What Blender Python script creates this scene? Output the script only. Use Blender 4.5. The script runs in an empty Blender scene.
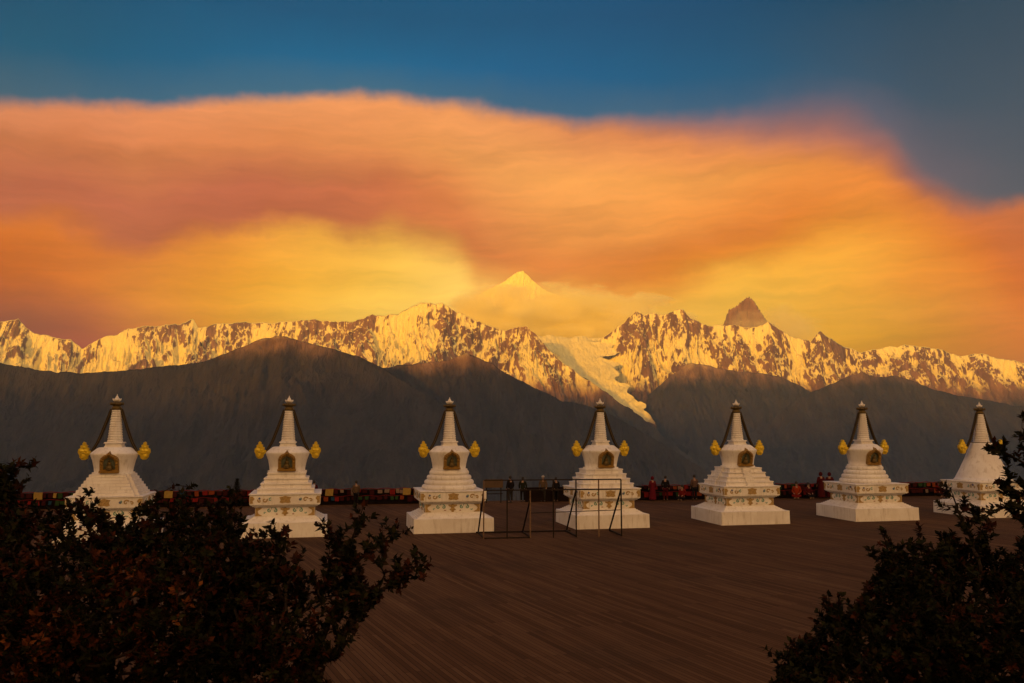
import bpy, bmesh, math, random
import numpy as np
from mathutils import Vector, Matrix

R = math.radians
S = bpy.context.scene
COL = S.collection
EYE = 4.47                      # camera height above the plaza
F_PX = 870.0                   # focal length in pixels of a 1024 px wide frame
PITCH = math.atan(88.5 / F_PX)

# ------------------------------------------------------------------ camera
cam_d = bpy.data.cameras.new("camera")
cam_d.sensor_width = 36.0
cam_d.lens = F_PX / 1024.0 * 36.0
cam_d.clip_start = 0.1
cam_d.clip_end = 60000.0
cam = bpy.data.objects.new("camera", cam_d)
COL.objects.link(cam)
cam.location = (0, 0, EYE)
cam.rotation_euler = (math.pi / 2 + PITCH, 0, 0)
S.camera = cam


def ray(px, py):
    """world direction seen at a pixel of the photograph, scaled so that y = 1"""
    a = (px - 512.0) / F_PX
    b = (341.5 - py) / F_PX
    y = math.cos(PITCH) - b * math.sin(PITCH)
    z = math.sin(PITCH) + b * math.cos(PITCH)
    return a / y, z / y


def at(px, py, y):
    u, v = ray(px, py)
    return Vector((u * y, y, EYE + v * y))


def azel(px, py):
    u, v = ray(px, py)
    return math.degrees(math.atan(u)), math.degrees(math.atan(v / math.hypot(1, u)))


# ------------------------------------------------------------------ exposure
S.render.engine = 'CYCLES'
S.cycles.use_denoising = True
S.cycles.max_bounces = 10
S.cycles.volume_bounces = 8
S.cycles.diffuse_bounces = 3
S.cycles.transparent_max_bounces = 8
S.view_settings.view_transform = 'Standard'
S.view_settings.look = 'None'
S.view_settings.exposure = 0.0
S.view_settings.gamma = 1.0

# ------------------------------------------------------------------ sun, low behind the camera and to the left
SUN_EL, SUN_AZ = 6.0, 25.0     # elevation, degrees left of straight behind
sd = Vector((-math.sin(R(SUN_AZ)) * math.cos(R(SUN_EL)), -math.cos(R(SUN_AZ)) * math.cos(R(SUN_EL)), math.sin(R(SUN_EL))))
sun_d = bpy.data.lights.new("sun", 'SUN')
sun_d.energy = 4.6
sun_d.color = (1.0, 0.39, 0.0)
sun_d.angle = R(2.0)          # softened by thin cloud on the horizon
sun = bpy.data.objects.new("sun", sun_d)
COL.objects.link(sun)
sun.rotation_euler = sd.to_track_quat('Z', 'Y').to_euler()


# ------------------------------------------------------------------ node helpers
def lin(c):
    return tuple(((v / 255.0) / 12.92 if v / 255.0 <= 0.04045 else ((v / 255.0 + 0.055) / 1.055) ** 2.4) for v in c[:3])


class NT:
    def __init__(self, tree):
        self.t = tree
        tree.nodes.clear()

    def n(self, kind, **kw):
        nd = self.t.nodes.new(kind)
        for k, v in kw.items():
            setattr(nd, k, v)
        return nd

    def put(self, sock, v):
        if v is None:
            return
        if isinstance(v, bpy.types.NodeSocket):
            self.t.links.new(v, sock)
        else:
            if hasattr(sock.default_value, '__len__') and not hasattr(v, '__len__'):
                v = (v,) * len(sock.default_value)
            if hasattr(sock.default_value, '__len__') and len(sock.default_value) == 4 and len(v) == 3:
                v = tuple(v) + (1.0,)
            sock.default_value = v

    def m(self, op, a, b=None, c=None, clamp=False):
        nd = self.n('ShaderNodeMath', operation=op, use_clamp=clamp)
        for i, v in enumerate((a, b, c)):
            if v is not None:
                self.put(nd.inputs[i], v)
        return nd.outputs[0]

    def mix(self, f, a, b, blend='MIX'):
        nd = self.n('ShaderNodeMix', data_type='RGBA', blend_type=blend, clamp_factor=True)
        self.put(nd.inputs[0], f)
        self.put(nd.inputs[6], a)
        self.put(nd.inputs[7], b)
        return nd.outputs[2]

    def step(self, v, lo, hi):
        nd = self.n('ShaderNodeMapRange', interpolation_type='SMOOTHSTEP')
        self.put(nd.inputs[0], v)
        self.put(nd.inputs[1], lo)
        self.put(nd.inputs[2], hi)
        return nd.outputs[0]

    def noise(self, vec, scale, detail=4.0, rough=0.55, dist=0.0, typ='FBM', out=0):
        nd = self.n('ShaderNodeTexNoise', noise_type=typ)
        self.put(nd.inputs['Vector'], vec)
        nd.inputs['Scale'].default_value = scale
        nd.inputs['Detail'].default_value = detail
        nd.inputs['Roughness'].default_value = rough
        nd.inputs['Distortion'].default_value = dist
        return nd.outputs[out]

    def ramp(self, f, stops, interp='LINEAR'):
        nd = self.n('ShaderNodeValToRGB')
        cr = nd.color_ramp
        cr.interpolation = interp
        while len(cr.elements) < len(stops):
            cr.elements.new(0.5)
        for e, (p, c) in zip(cr.elements, stops):
            e.position = p
            e.color = tuple(c) + (1.0,)
        self.put(nd.inputs[0], f)
        return nd.outputs[0]

    def curve(self, f, pts):
        nd = self.n('ShaderNodeFloatCurve')
        cu = nd.mapping.curves[0]
        pts = sorted(pts)
        cu.points[0].location = pts[0]
        cu.points[1].location = pts[-1]
        for p in pts[1:-1]:
            cu.points.new(*p)
        nd.mapping.update()
        self.put(nd.inputs['Value'], f)
        return nd.outputs[0]

    def xyz(self, x, y, z):
        nd = self.n('ShaderNodeCombineXYZ')
        for i, v in enumerate((x, y, z)):
            self.put(nd.inputs[i], v)
        return nd.outputs[0]

    def sep(self, v):
        nd = self.n('ShaderNodeSeparateXYZ')
        self.put(nd.inputs[0], v)
        return nd.outputs


# ------------------------------------------------------------------ sky: Nishita plus sunrise cloud decks, all by direction
SKY_STRENGTH = 0.1
HAZE_TOP = 1640.0
HAZE = 2.3e-5
HAZE_COL = (0.46, 0.70, 1.0)
BACK_GLOW = (2.22, 1.20, 0.45)


def build_world():
    w = bpy.data.worlds.new("World")
    S.world = w
    w.use_nodes = True
    T = NT(w.node_tree)
    tc = T.n('ShaderNodeTexCoord')
    d = tc.outputs['Generated']
    x, y, z = T.sep(d)
    az = T.m('MULTIPLY', T.m('ARCTAN2', x, y), 180 / math.pi)
    el = T.m('MULTIPLY', T.m('ARCSINE', z), 180 / math.pi)
    # gentle domain warp, streaked along the horizon like a long exposure
    wv = T.xyz(T.m('MULTIPLY', az, 0.045), T.m('MULTIPLY', el, 0.16), 3.7)
    wn = T.noise(wv, 1.0, 4, 0.5, out=1)
    wx, wy, wz = T.sep(wn)
    fine = T.noise(T.xyz(T.m('MULTIPLY', az, 0.35), T.m('MULTIPLY', el, 0.35), 9.1), 1.0, 5, 0.55)
    az2 = T.m('ADD', az, T.m('MULTIPLY', T.m('SUBTRACT', wx, 0.5), 7.0))
    el2 = T.m('ADD', el, T.m('MULTIPLY', T.m('SUBTRACT', wy, 0.5), 1.6))
    el2 = T.m('ADD', el2, T.m('MULTIPLY', T.m('SUBTRACT', fine, 0.5), 1.3))
    azn = T.m('DIVIDE', T.m('ADD', az2, 40.0), 80.0, clamp=True)
    azc = T.m('DIVIDE', T.m('ADD', az, 40.0), 80.0, clamp=True)

    def edge(pts):
        out = []
        for px, py in pts:
            a, e = azel(px, py)
            out.append(((a + 40) / 80, e / 30))
        out = [(0.0, out[0][1])] + out + [(1.0, out[-1][1])]
        return T.m('MULTIPLY', T.curve(azc, out), 30.0)

    E1 = edge([(-60, 103), (0, 104), (60, 103), (120, 107), (180, 104), (220, 100), (270, 96), (330, 96), (400, 98), (450, 104),
               (500, 111), (560, 120), (620, 127), (680, 130), (740, 131), (800, 130), (845, 134), (872, 145), (896, 163),
               (916, 184), (936, 197), (960, 203), (990, 204), (1024, 203), (1090, 201)])
    E2 = edge([(-60, 210), (0, 216), (40, 217), (80, 226), (110, 240), (135, 248), (160, 243), (190, 237), (230, 231), (270, 226),
               (310, 229), (350, 233), (390, 228), (420, 235), (450, 243), (468, 262), (485, 280), (520, 287), (560, 287),
               (610, 283), (660, 274), (710, 262), (760, 249), (820, 235), (870, 226), (920, 226), (970, 246), (1024, 288), (1090, 300)])
    xs = (0, 128, 256, 384, 512, 640, 768, 896, 1024)

    def row(cols, tr):                      # colours as seen through the valley air, undone here
        tr = tr ** (HAZE / 2.6e-5)
        sc = [(1 - tr) * j for j in (0.17, 0.13, 0.11)]
        st = []
        for px, c in zip(xs, cols):
            a, _ = azel(px, 250)
            st.append(((a + 40) / 80, tuple(0.5 * max(0.002, (v - q) / tr) for v, q in zip(lin(c), sc))))
        return T.ramp(azn, st, 'CARDINAL')

    def stack(t, rows):
        col = rows[0][1]
        for (t0, _), (t1, c1) in zip(rows, rows[1:]):
            nd = T.n('ShaderNodeMapRange', interpolation_type='LINEAR')
            T.put(nd.inputs[0], t)
            nd.inputs[1].default_value = t0
            nd.inputs[2].default_value = t1
            col = T.mix(nd.outputs[0], col, c1)
        return col

    A = [(0.0, row([(78, 101, 114), (72, 103, 122), (74, 107, 126), (76, 107, 126), (72, 103, 124), (78, 103, 122), (88, 99, 116), (116, 101, 108), (92, 91, 98)], 0.86)),
         (0.45, row([(40, 90, 116), (38, 93, 124), (38, 97, 132), (38, 99, 136), (34, 95, 134), (36, 92, 128), (46, 87, 116), (64, 84, 102), (70, 83, 96)], 0.885)),
         (1.0, row([(12, 75, 104), (12, 81, 112), (12, 84, 118), (12, 85, 120), (10, 84, 120), (12, 80, 116), (22, 75, 106), (36, 70, 94), (46, 70, 88)], 0.91))]
    B = [(0.0, row([(208, 130, 88), (216, 134, 88), (228, 146, 92), (234, 150, 92), (232, 148, 90), (222, 132, 86), (208, 118, 80), (186, 104, 76), (200, 110, 65)], 0.855)),
         (0.35, row([(200, 118, 76), (206, 122, 76), (214, 130, 78), (226, 143, 82), (238, 157, 84), (240, 157, 80), (234, 147, 72), (222, 128, 62), (206, 109, 58)], 0.82)),
         (0.7, row([(186, 104, 74), (187, 104, 73), (188, 104, 73), (204, 116, 72), (226, 138, 72), (236, 148, 72), (226, 132, 60), (228, 133, 60), (206, 106, 52)], 0.79)),
         (1.0, row([(178, 100, 70), (181, 101, 68), (178, 98, 68), (192, 108, 68), (208, 112, 60), (204, 106, 48), (200, 104, 44), (220, 126, 54), (210, 108, 50)], 0.755))]
    C = [(0.0, row([(200, 112, 55), (206, 119, 58), (226, 148, 66), (236, 172, 76), (240, 180, 85), (226, 146, 62), (232, 158, 62), (232, 152, 62), (212, 112, 50)], 0.735)),
         (0.35, row([(196, 101, 48), (216, 127, 55), (230, 156, 56), (241, 184, 76), (246, 198, 100), (241, 177, 75), (241, 177, 68), (231, 152, 60), (213, 116, 52)], 0.73)),
         (0.7, row([(150, 80, 62), (190, 108, 62), (226, 154, 54), (244, 192, 82), (244, 186, 82), (241, 181, 75), (236, 171, 60), (219, 146, 50), (206, 113, 55)], 0.73)),
         (1.0, row([(145, 78, 65), (162, 86, 65), (216, 151, 55), (241, 186, 80), (236, 172, 75), (236, 176, 70), (226, 156, 55), (201, 131, 50), (181, 101, 60)], 0.73))]
    tA = T.m('DIVIDE', T.m('SUBTRACT', el2, E1), T.m('SUBTRACT', 26.0, E1))
    puff = T.noise(T.xyz(T.m('MULTIPLY', az, 0.16), T.m('MULTIPLY', el, 0.22), 2.2), 1.0, 6, 0.6)
    E2 = T.m('ADD', E2, T.m('MULTIPLY', T.m('SUBTRACT', puff, 0.5), 2.6))
    tB = T.m('DIVIDE', T.m('SUBTRACT', E1, el2), T.m('SUBTRACT', E1, E2))
    tC = T.m('DIVIDE', T.m('SUBTRACT', E2, el2), T.m('SUBTRACT', E2, 3.2))
    cA, cB, cC = stack(tA, A), stack(tB, B), stack(tC, C)
    # the right-hand part of the upper cloud dissolves slowly, the left keeps a firm top
    soft = T.curve(azc, [(0, 0.026), (0.45, 0.022), (0.6, 0.035), (0.70, 0.07), (0.77, 0.085), (0.815, 0.06), (0.86, 0.026), (1, 0.02)])
    soft = T.m('MULTIPLY', soft, 30.0)
    soft2 = T.curve(azc, [(0, 0.026), (0.2, 0.032), (0.40, 0.046), (0.47, 0.075), (0.55, 0.065), (0.7, 0.07), (1, 0.07)])
    soft2 = T.m('MULTIPLY', soft2, 30.0)
    mAB = T.step(T.m('DIVIDE', T.m('SUBTRACT', E1, el2), soft), -1.0, 1.0)
    mBC = T.step(T.m('DIVIDE', T.m('SUBTRACT', E2, el2), soft2), -1.0, 1.0)
    sky = T.mix(mBC, T.mix(mAB, cA, cB), cC)
    # wisps: soft streaks inside the cloud decks
    st = T.noise(T.xyz(T.m('MULTIPLY', az2, 0.06), T.m('ADD', T.m('MULTIPLY', el2, 0.42), T.m('MULTIPLY', az2, -0.02)), 1.3), 1.0, 5, 0.55)
    fib = T.noise(T.xyz(T.m('MULTIPLY', az2, 0.16), T.m('ADD', T.m('MULTIPLY', el2, 1.25), T.m('MULTIPLY', az2, -0.05)), 5.9), 1.0, 6, 0.6, 0.4)
    gain = T.m('ADD', T.m('MULTIPLY', T.m('SUBTRACT', st, 0.5), 0.75), T.m('MULTIPLY', T.m('SUBTRACT', fib, 0.5), 0.34))
    gain = T.m('ADD', 1.0, T.m('MULTIPLY', gain, mAB))
    gcol = T.n('ShaderNodeVectorMath', operation='SCALE')
    T.put(gcol.inputs[0], sky)
    T.put(gcol.inputs['Scale'], T.m('MULTIPLY', gain, 2.0))     # ramps hold half values
    sky = gcol.outputs[0]

    # the rest of the dome
    ns = T.n('ShaderNodeTexSky', sky_type='NISHITA')
    ns.sun_disc = False
    ns.sun_elevation = R(SUN_EL)
    ns.sun_rotation = math.atan2(sd.x, sd.y)
    ns.altitude = 3400
    sc = T.n('ShaderNodeVectorMath', operation='SCALE')
    T.put(sc.inputs[0], ns.outputs[0])
    sc.inputs['Scale'].default_value = SKY_STRENGTH * 0.8
    zen = T.mix(T.step(el, 48.0, 78.0), sc.outputs[0], (0.10, 0.20, 0.40))
    glow_f = T.m('MULTIPLY', T.step(T.m('MULTIPLY', y, -1.0), -0.1, 0.5), T.step(el, 75.0, 25.0))
    glow_n = T.noise(d, 2.2, 4, 0.55)
    glow = T.mix(T.m('MULTIPLY', glow_f, T.step(glow_n, 0.25, 0.6)), zen, BACK_GLOW)
    wf = T.m('MULTIPLY', T.step(T.m('ABSOLUTE', az), 78.0, 44.0), T.step(el, 58.0, 30.0))
    total = T.mix(wf, glow, sky)
    k = T.n('ShaderNodeVectorMath', operation='SCALE')
    T.put(k.inputs[0], total)
    k.inputs['Scale'].default_value = 1.0 / SKY_STRENGTH
    bg = T.n('ShaderNodeBackground')
    T.put(bg.inputs[0], k.outputs[0])
    bg.inputs[1].default_value = SKY_STRENGTH
    out = T.n('ShaderNodeOutputWorld')
    T.t.links.new(bg.outputs[0], out.inputs[0])
    w.cycles.sampling_method = 'MANUAL'
    w.cycles.sample_map_resolution = 1024


build_world()


# ------------------------------------------------------------------ object helpers
def new_obj(name, data, parent=None):
    o = bpy.data.objects.new(name, data)
    COL.objects.link(o)
    if parent:
        o.parent = parent
    return o


def empty(name, loc=(0, 0, 0), rz=0.0, label=None, cat=None, group=None):
    o = new_obj(name, None)
    o.location = loc
    o.rotation_euler = (0, 0, rz)
    o.empty_display_size = 0.3
    tag(o, label, cat, group)
    return o


def tag(o, label=None, cat=None, group=None, kind=None):
    if label:
        o['label'] = label
    if cat:
        o['category'] = cat
    if group:
        o['group'] = group
    if kind:
        o['kind'] = kind
    return o


class MB:
    """collects simple shapes and links them as ONE mesh object"""

    def __init__(self):
        self.v, self.f, self.mi, self.sm = [], [], [], []

    def add(self, verts, faces, mi=0, smooth=False):
        k = len(self.v)
        self.v += [tuple(p) for p in verts]
        for f in faces:
            self.f.append(tuple(i + k for i in f))
            self.mi.append(mi)
            self.sm.append(smooth)
        return self

    def frustum(self, z0, z1, h0, h1, mi=0, cx=0.0, cy=0.0, hy0=None, hy1=None):
        hy0 = h0 if hy0 is None else hy0
        hy1 = h1 if hy1 is None else hy1
        v = [(cx - h0, cy - hy0, z0), (cx + h0, cy - hy0, z0), (cx + h0, cy + hy0, z0), (cx - h0, cy + hy0, z0),
             (cx - h1, cy - hy1, z1), (cx + h1, cy - hy1, z1), (cx + h1, cy + hy1, z1), (cx - h1, cy + hy1, z1)]
        f = [(3, 2, 1, 0), (4, 5, 6, 7), (0, 1, 5, 4), (1, 2, 6, 5), (2, 3, 7, 6), (3, 0, 4, 7)]
        return self.add(v, f, mi)

    def box(self, c, s, mi=0, rot=None):
        v = []
        for dz in (-1, 1):
            for dx, dy in ((-1, -1), (1, -1), (1, 1), (-1, 1)):
                p = Vector((dx * s[0] / 2, dy * s[1] / 2, dz * s[2] / 2))
                if rot is not None:
                    p = rot @ p
                v.append(p + Vector(c))
        f = [(3, 2, 1, 0), (4, 5, 6, 7), (0, 1, 5, 4), (1, 2, 6, 5), (2, 3, 7, 6), (3, 0, 4, 7)]
        return self.add(v, f, mi)

    def lathe(self, prof, seg=40, mi=0, c=(0, 0), smooth=True, closed=True, square=False):
        v, f = [], []
        for r, z in prof:
            for k in range(seg):
                a = 2 * math.pi * (k + 0.5) / seg
                v.append((c[0] + r * math.cos(a), c[1] + r * math.sin(a), z))
        n = len(prof)
        for i in range(n - 1):
            for k in range(seg):
                k2 = (k + 1) % seg
                f.append((i * seg + k, i * seg + k2, (i + 1) * seg + k2, (i + 1) * seg + k))
        self.add(v, f, mi, smooth)
        if closed:
            self.add([v[k] for k in range(seg)], [tuple(reversed(range(seg)))], mi)
            self.add([v[(n - 1) * seg + k] for k in range(seg)], [tuple(range(seg))], mi)
        return self

    def tube(self, pts, rad, seg=6, mi=0, smooth=True):
        pts = [Vector(p) for p in pts]
        n = len(pts)
        if not hasattr(rad, '__len__'):
            rad = [rad] * n
        v, f = [], []
        up = Vector((0.13, 0.31, 1)).normalized()
        for i, p in enumerate(pts):
            d = (pts[min(i + 1, n - 1)] - pts[max(i - 1, 0)]).normalized()
            a = d.cross(up)
            if a.length < 1e-3:
                a = d.cross(Vector((1, 0, 0)))
            a.normalize()
            b = d.cross(a)
            for k in range(seg):
                t = 2 * math.pi * k / seg
                v.append(p + (a * math.cos(t) + b * math.sin(t)) * rad[i])
        for i in range(n - 1):
            for k in range(seg):
                k2 = (k + 1) % seg
                f.append((i * seg + k, (i + 1) * seg + k, (i + 1) * seg + k2, i * seg + k2))
        f.append(tuple(range(seg)))
        f.append(tuple(reversed(range((n - 1) * seg, n * seg))))
        return self.add(v, f, mi, smooth)

    def bar(self, a, b, w, h=None, mi=0):
        """square section bar from a to b"""
        a, b = Vector(a), Vector(b)
        d = b - a
        q = d.to_track_quat('Z', 'Y').to_matrix()
        return self.box((a + b) / 2, (w, h or w, d.length), mi, q)

    def prism(self, outline, origin, ux, uy, depth, mi=0, back=0.0):
        """outline in the (ux, uy) plane, extruded by depth along ux x uy"""
        ux, uy = Vector(ux), Vector(uy)
        nz = ux.cross(uy).normalized()
        o = Vector(origin)
        n = len(outline)
        v = [o + ux * p[0] + uy * p[1] - nz * back for p in outline] + [o + ux * p[0] + uy * p[1] + nz * depth for p in outline]
        f = [tuple(reversed(range(n))), tuple(range(n, 2 * n))]
        for i in range(n):
            j = (i + 1) % n
            f.append((i, j, n + j, n + i))
        return self.add(v, f, mi)

    def ball(self, c, r, mi=0, seg=12, rings=8, sc=(1, 1, 1)):
        v, f = [], []
        for i in range(rings + 1):
            t = math.pi * i / rings
            for k in range(seg):
                a = 2 * math.pi * k / seg
                v.append((c[0] + sc[0] * r * math.sin(t) * math.cos(a), c[1] + sc[1] * r * math.sin(t) * math.sin(a), c[2] - sc[2] * r * math.cos(t)))
        for i in range(rings):
            for k in range(seg):
                k2 = (k + 1) % seg
                f.append((i * seg + k, i * seg + k2, (i + 1) * seg + k2, (i + 1) * seg + k))
        return self.add(v, f, mi, True)

    def mesh(self, name, mats, bevel=0.0):
        me = bpy.data.meshes.new(name)
        me.from_pydata(self.v, [], self.f)
        if not isinstance(mats, (list, tuple)):
            mats = [mats]
        for m in mats:
            me.materials.append(m)
        me.polygons.foreach_set('material_index', self.mi)
        me.polygons.foreach_set('use_smooth', self.sm)
        me.update()
        if bevel:
            bm = bmesh.new()
            bm.from_mesh(me)
            bmesh.ops.remove_doubles(bm, verts=bm.verts, dist=1e-5)
            ed = [e for e in bm.edges if e.is_manifold and e.calc_face_angle(0) > 0.5]
            bmesh.ops.bevel(bm, geom=ed, offset=bevel, segments=2, profile=0.6, affect='EDGES', clamp_overlap=True)
            bm.to_mesh(me)
            bm.free()
        return me

    def build(self, name, mats, parent=None, bevel=0.0):
        return new_obj(name, self.mesh(name, mats, bevel), parent)


# ------------------------------------------------------------------ materials
def mat(name):
    m = bpy.data.materials.new(name)
    m.use_nodes = True
    T = NT(m.node_tree)
    out = T.n('ShaderNodeOutputMaterial')
    b = T.n('ShaderNodeBsdfPrincipled')
    T.t.links.new(b.outputs[0], out.inputs[0])
    return m, T, b, out


def simple(name, col, rough=0.6, metal=0.0, var=0.25, scale=6.0, bump=0.0, spec=0.5):
    m, T, b, out = mat(name)
    tc = T.n('ShaderNodeTexCoord').outputs['Object']
    n = T.noise(tc, scale, 5, 0.6)
    c2 = tuple(v * (1 - var) for v in col)
    T.put(b.inputs['Base Color'], T.mix(T.step(n, 0.3, 0.7), c2, col))
    T.put(b.inputs['Roughness'], rough)
    T.put(b.inputs['Metallic'], metal)
    T.put(b.inputs['Specular IOR Level'], spec)
    if bump:
        bp = T.n('ShaderNodeBump')
        bp.inputs['Strength'].default_value = bump
        bp.inputs['Distance'].default_value = 0.01
        T.put(bp.inputs['Height'], T.noise(tc, scale * 5, 4))
        T.t.links.new(bp.outputs[0], b.inputs['Normal'])
    return m


def white_paint():
    m, T, b, out = mat("limewashed_plaster")
    tc = T.n('ShaderNodeTexCoord').outputs['Object']
    info = T.n('ShaderNodeObjectInfo')
    off = T.n('ShaderNodeVectorMath', operation='ADD')
    T.put(off.inputs[0], tc)
    T.put(off.inputs[1], T.xyz(T.m('MULTIPLY', info.outputs['Random'], 40.0), 0.0, 0.0))
    v = off.outputs[0]
    x, y, z = T.sep(v)
    big = T.noise(v, 1.1, 5, 0.6)
    streak = T.noise(T.xyz(T.m('MULTIPLY', x, 7.0), T.m('MULTIPLY', y, 7.0), T.m('MULTIPLY', z, 0.9)), 1.0, 5, 0.62)
    spots = T.noise(v, 16.0, 4, 0.7)
    c = T.mix(T.step(big, 0.35, 0.7), (0.70, 0.655, 0.60), (0.80, 0.775, 0.73))
    c = T.mix(T.m('MULTIPLY', T.step(streak, 0.50, 0.74), 0.75), c, (0.50, 0.44, 0.37))
    c = T.mix(T.m('MULTIPLY', T.step(spots, 0.60, 0.72), 0.6), c, (0.42, 0.36, 0.29))
    T.put(b.inputs['Base Color'], c)
    b.inputs['Roughness'].default_value = 0.85
    b.inputs['Specular IOR Level'].default_value = 0.2
    bp = T.n('ShaderNodeBump')
    bp.inputs['Strength'].default_value = 0.35
    bp.inputs['Distance'].default_value = 0.01
    T.put(bp.inputs['Height'], T.noise(v, 9.0, 6, 0.65))
    T.t.links.new(bp.outputs[0], b.inputs['Normal'])
    return m


def deck_mat():
    m, T, b, out = mat("weathered_deck_planks")
    tc = T.n('ShaderNodeTexCoord').outputs['Object']
    x, y, z = T.sep(tc)
    ang = R(24.0)                                   # boards run 24 degrees left of straight ahead
    along = T.m('ADD', T.m('MULTIPLY', x, -math.sin(ang)), T.m('MULTIPLY', y, math.cos(ang)))
    across = T.m('ADD', T.m('MULTIPLY', x, math.cos(ang)), T.m('MULTIPLY', y, math.sin(ang)))
    bk = T.n('ShaderNodeTexBrick')
    bk.offset = 0.37
    T.put(bk.inputs['Vector'], T.xyz(along, across, 0.0))
    bk.inputs['Color1'].default_value = (0, 0, 0, 1)
    bk.inputs['Color2'].default_value = (1, 1, 1, 1)
    bk.inputs['Mortar'].default_value = (0.5, 0.5, 0.5, 1)
    bk.inputs['Scale'].default_value = 1.0
    bk.inputs['Mortar Size'].default_value = 0.006
    bk.inputs['Mortar Smooth'].default_value = 0.3
    bk.inputs['Bias'].default_value = 0.0
    bk.inputs['Brick Width'].default_value = 3.2
    bk.inputs['Row Height'].default_value = 0.11
    grain = T.noise(T.xyz(T.m('MULTIPLY', along, 0.45), T.m('MULTIPLY', across, 6.5), 0.0), 1.0, 6, 0.62)
    grain2 = T.noise(T.xyz(T.m('MULTIPLY', along, 0.16), T.m('MULTIPLY', across, 1.6), 4.0), 1.0, 4, 0.6)
    patch = T.noise(tc, 0.16, 4, 0.6)
    t = T.m('ADD', T.m('ADD', 0.05, T.m('MULTIPLY', bk.outputs['Color'], 0.25)), T.m('ADD', T.m('ADD', 0.085, T.m('MULTIPLY', grain, 0.36)), T.m('MULTIPLY', grain2, 0.36)))
    c = T.ramp(t, [(0.30, (0.036, 0.0150, 0.0055)), (0.52, (0.070, 0.0305, 0.0108)), (0.72, (0.108, 0.051, 0.021)), (0.9, (0.17, 0.092, 0.043))])
    c = T.mix(T.m('MULTIPLY', T.step(patch, 0.45, 0.72), 0.45), c, (0.030, 0.018, 0.010))
    c = T.mix(bk.outputs['Fac'], c, (0.010, 0.006, 0.004))
    T.put(b.inputs['Base Color'], c)
    T.put(b.inputs['Roughness'], 0.9)
    b.inputs['Specular IOR Level'].default_value = 0.12
    bp = T.n('ShaderNodeBump')
    bp.inputs['Strength'].default_value = 0.5
    bp.inputs['Distance'].default_value = 0.01
    T.put(bp.inputs['Height'], T.m('SUBTRACT', grain, bk.outputs['Fac']))
    T.t.links.new(bp.outputs[0], b.inputs['Normal'])
    return m


def mountain_mat(name, snowline, spread, rocky=0.0, gully=0.7, bare=((0.15, 0.08, 0.048), (0.28, 0.16, 0.095)), veg=(0.032, 0.027, 0.025)):
    """snow on the gentler high ground, bare rock where it is steep, forest and scrub below the snow line"""
    m, T, b, out = mat(name)
    g = T.n('ShaderNodeNewGeometry')
    x, y, z = T.sep(g.outputs['Position'])
    nx, ny, nz = T.sep(g.outputs['Normal'])
    km = T.n('ShaderNodeVectorMath', operation='SCALE')
    T.put(km.inputs[0], g.outputs['Position'])
    km.inputs['Scale'].default_value = 0.001
    n1 = T.noise(km.outputs[0], 2.2, 8, 0.6)
    n2 = T.noise(T.xyz(T.m('MULTIPLY', x, 0.008), T.m('MULTIPLY', y, 0.0028), T.m('MULTIPLY', z, 0.0036)), 1.0, 6, 0.6, 0.6)
    n3 = T.noise(T.xyz(T.m('MULTIPLY', x, 0.03), T.m('MULTIPLY', y, 0.009), T.m('MULTIPLY', z, 0.012)), 1.0, 5, 0.62, 0.5)
    hgt = T.m('ADD', z, T.m('ADD', T.m('MULTIPLY', T.m('SUBTRACT', n1, 0.5), spread * 2.2), T.m('MULTIPLY', T.m('SUBTRACT', n2, 0.5), spread * 1.5)))
    high = T.step(hgt, snowline - spread, snowline + spread)
    flat = T.m('ADD', nz, T.m('ADD', T.m('MULTIPLY', T.m('SUBTRACT', n2, 0.5), 0.5), T.m('ADD', T.m('MULTIPLY', T.m('SUBTRACT', n3, 0.5), 0.65), T.m('MULTIPLY', T.m('SUBTRACT', n1, 0.5), 0.4))))
    gl = T.n('ShaderNodeAttribute', attribute_name='gully').outputs['Fac']
    flat = T.m('ADD', flat, T.m('MULTIPLY', T.m('SUBTRACT', gl, 0.74), gully))
    hold = T.step(flat, 0.36 + rocky, 0.52 + rocky)
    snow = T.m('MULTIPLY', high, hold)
    rock = T.mix(T.step(n2, 0.35, 0.65), bare[0], bare[1])
    gap = T.mix(T.step(n2, 0.35, 0.65), tuple(v * 0.8 for v in veg), tuple(v * 1.35 for v in veg))
    ground = T.mix(T.step(hgt, snowline - spread * 2.6, snowline), gap, rock)
    T.put(b.inputs['Base Color'], T.mix(snow, ground, (0.88, 0.80, 0.32)))  # snow yellowed: golden sunlight put into its base colour
    b.inputs['Roughness'].default_value = 0.9
    b.inputs['Specular IOR Level'].default_value = 0.1
    bp = T.n('ShaderNodeBump')
    bp.inputs['Strength'].default_value = 0.9
    bp.inputs['Distance'].default_value = 55.0
    T.put(bp.inputs['Height'], n3)
    T.t.links.new(bp.outputs[0], b.inputs['Normal'])
    return m


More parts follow.
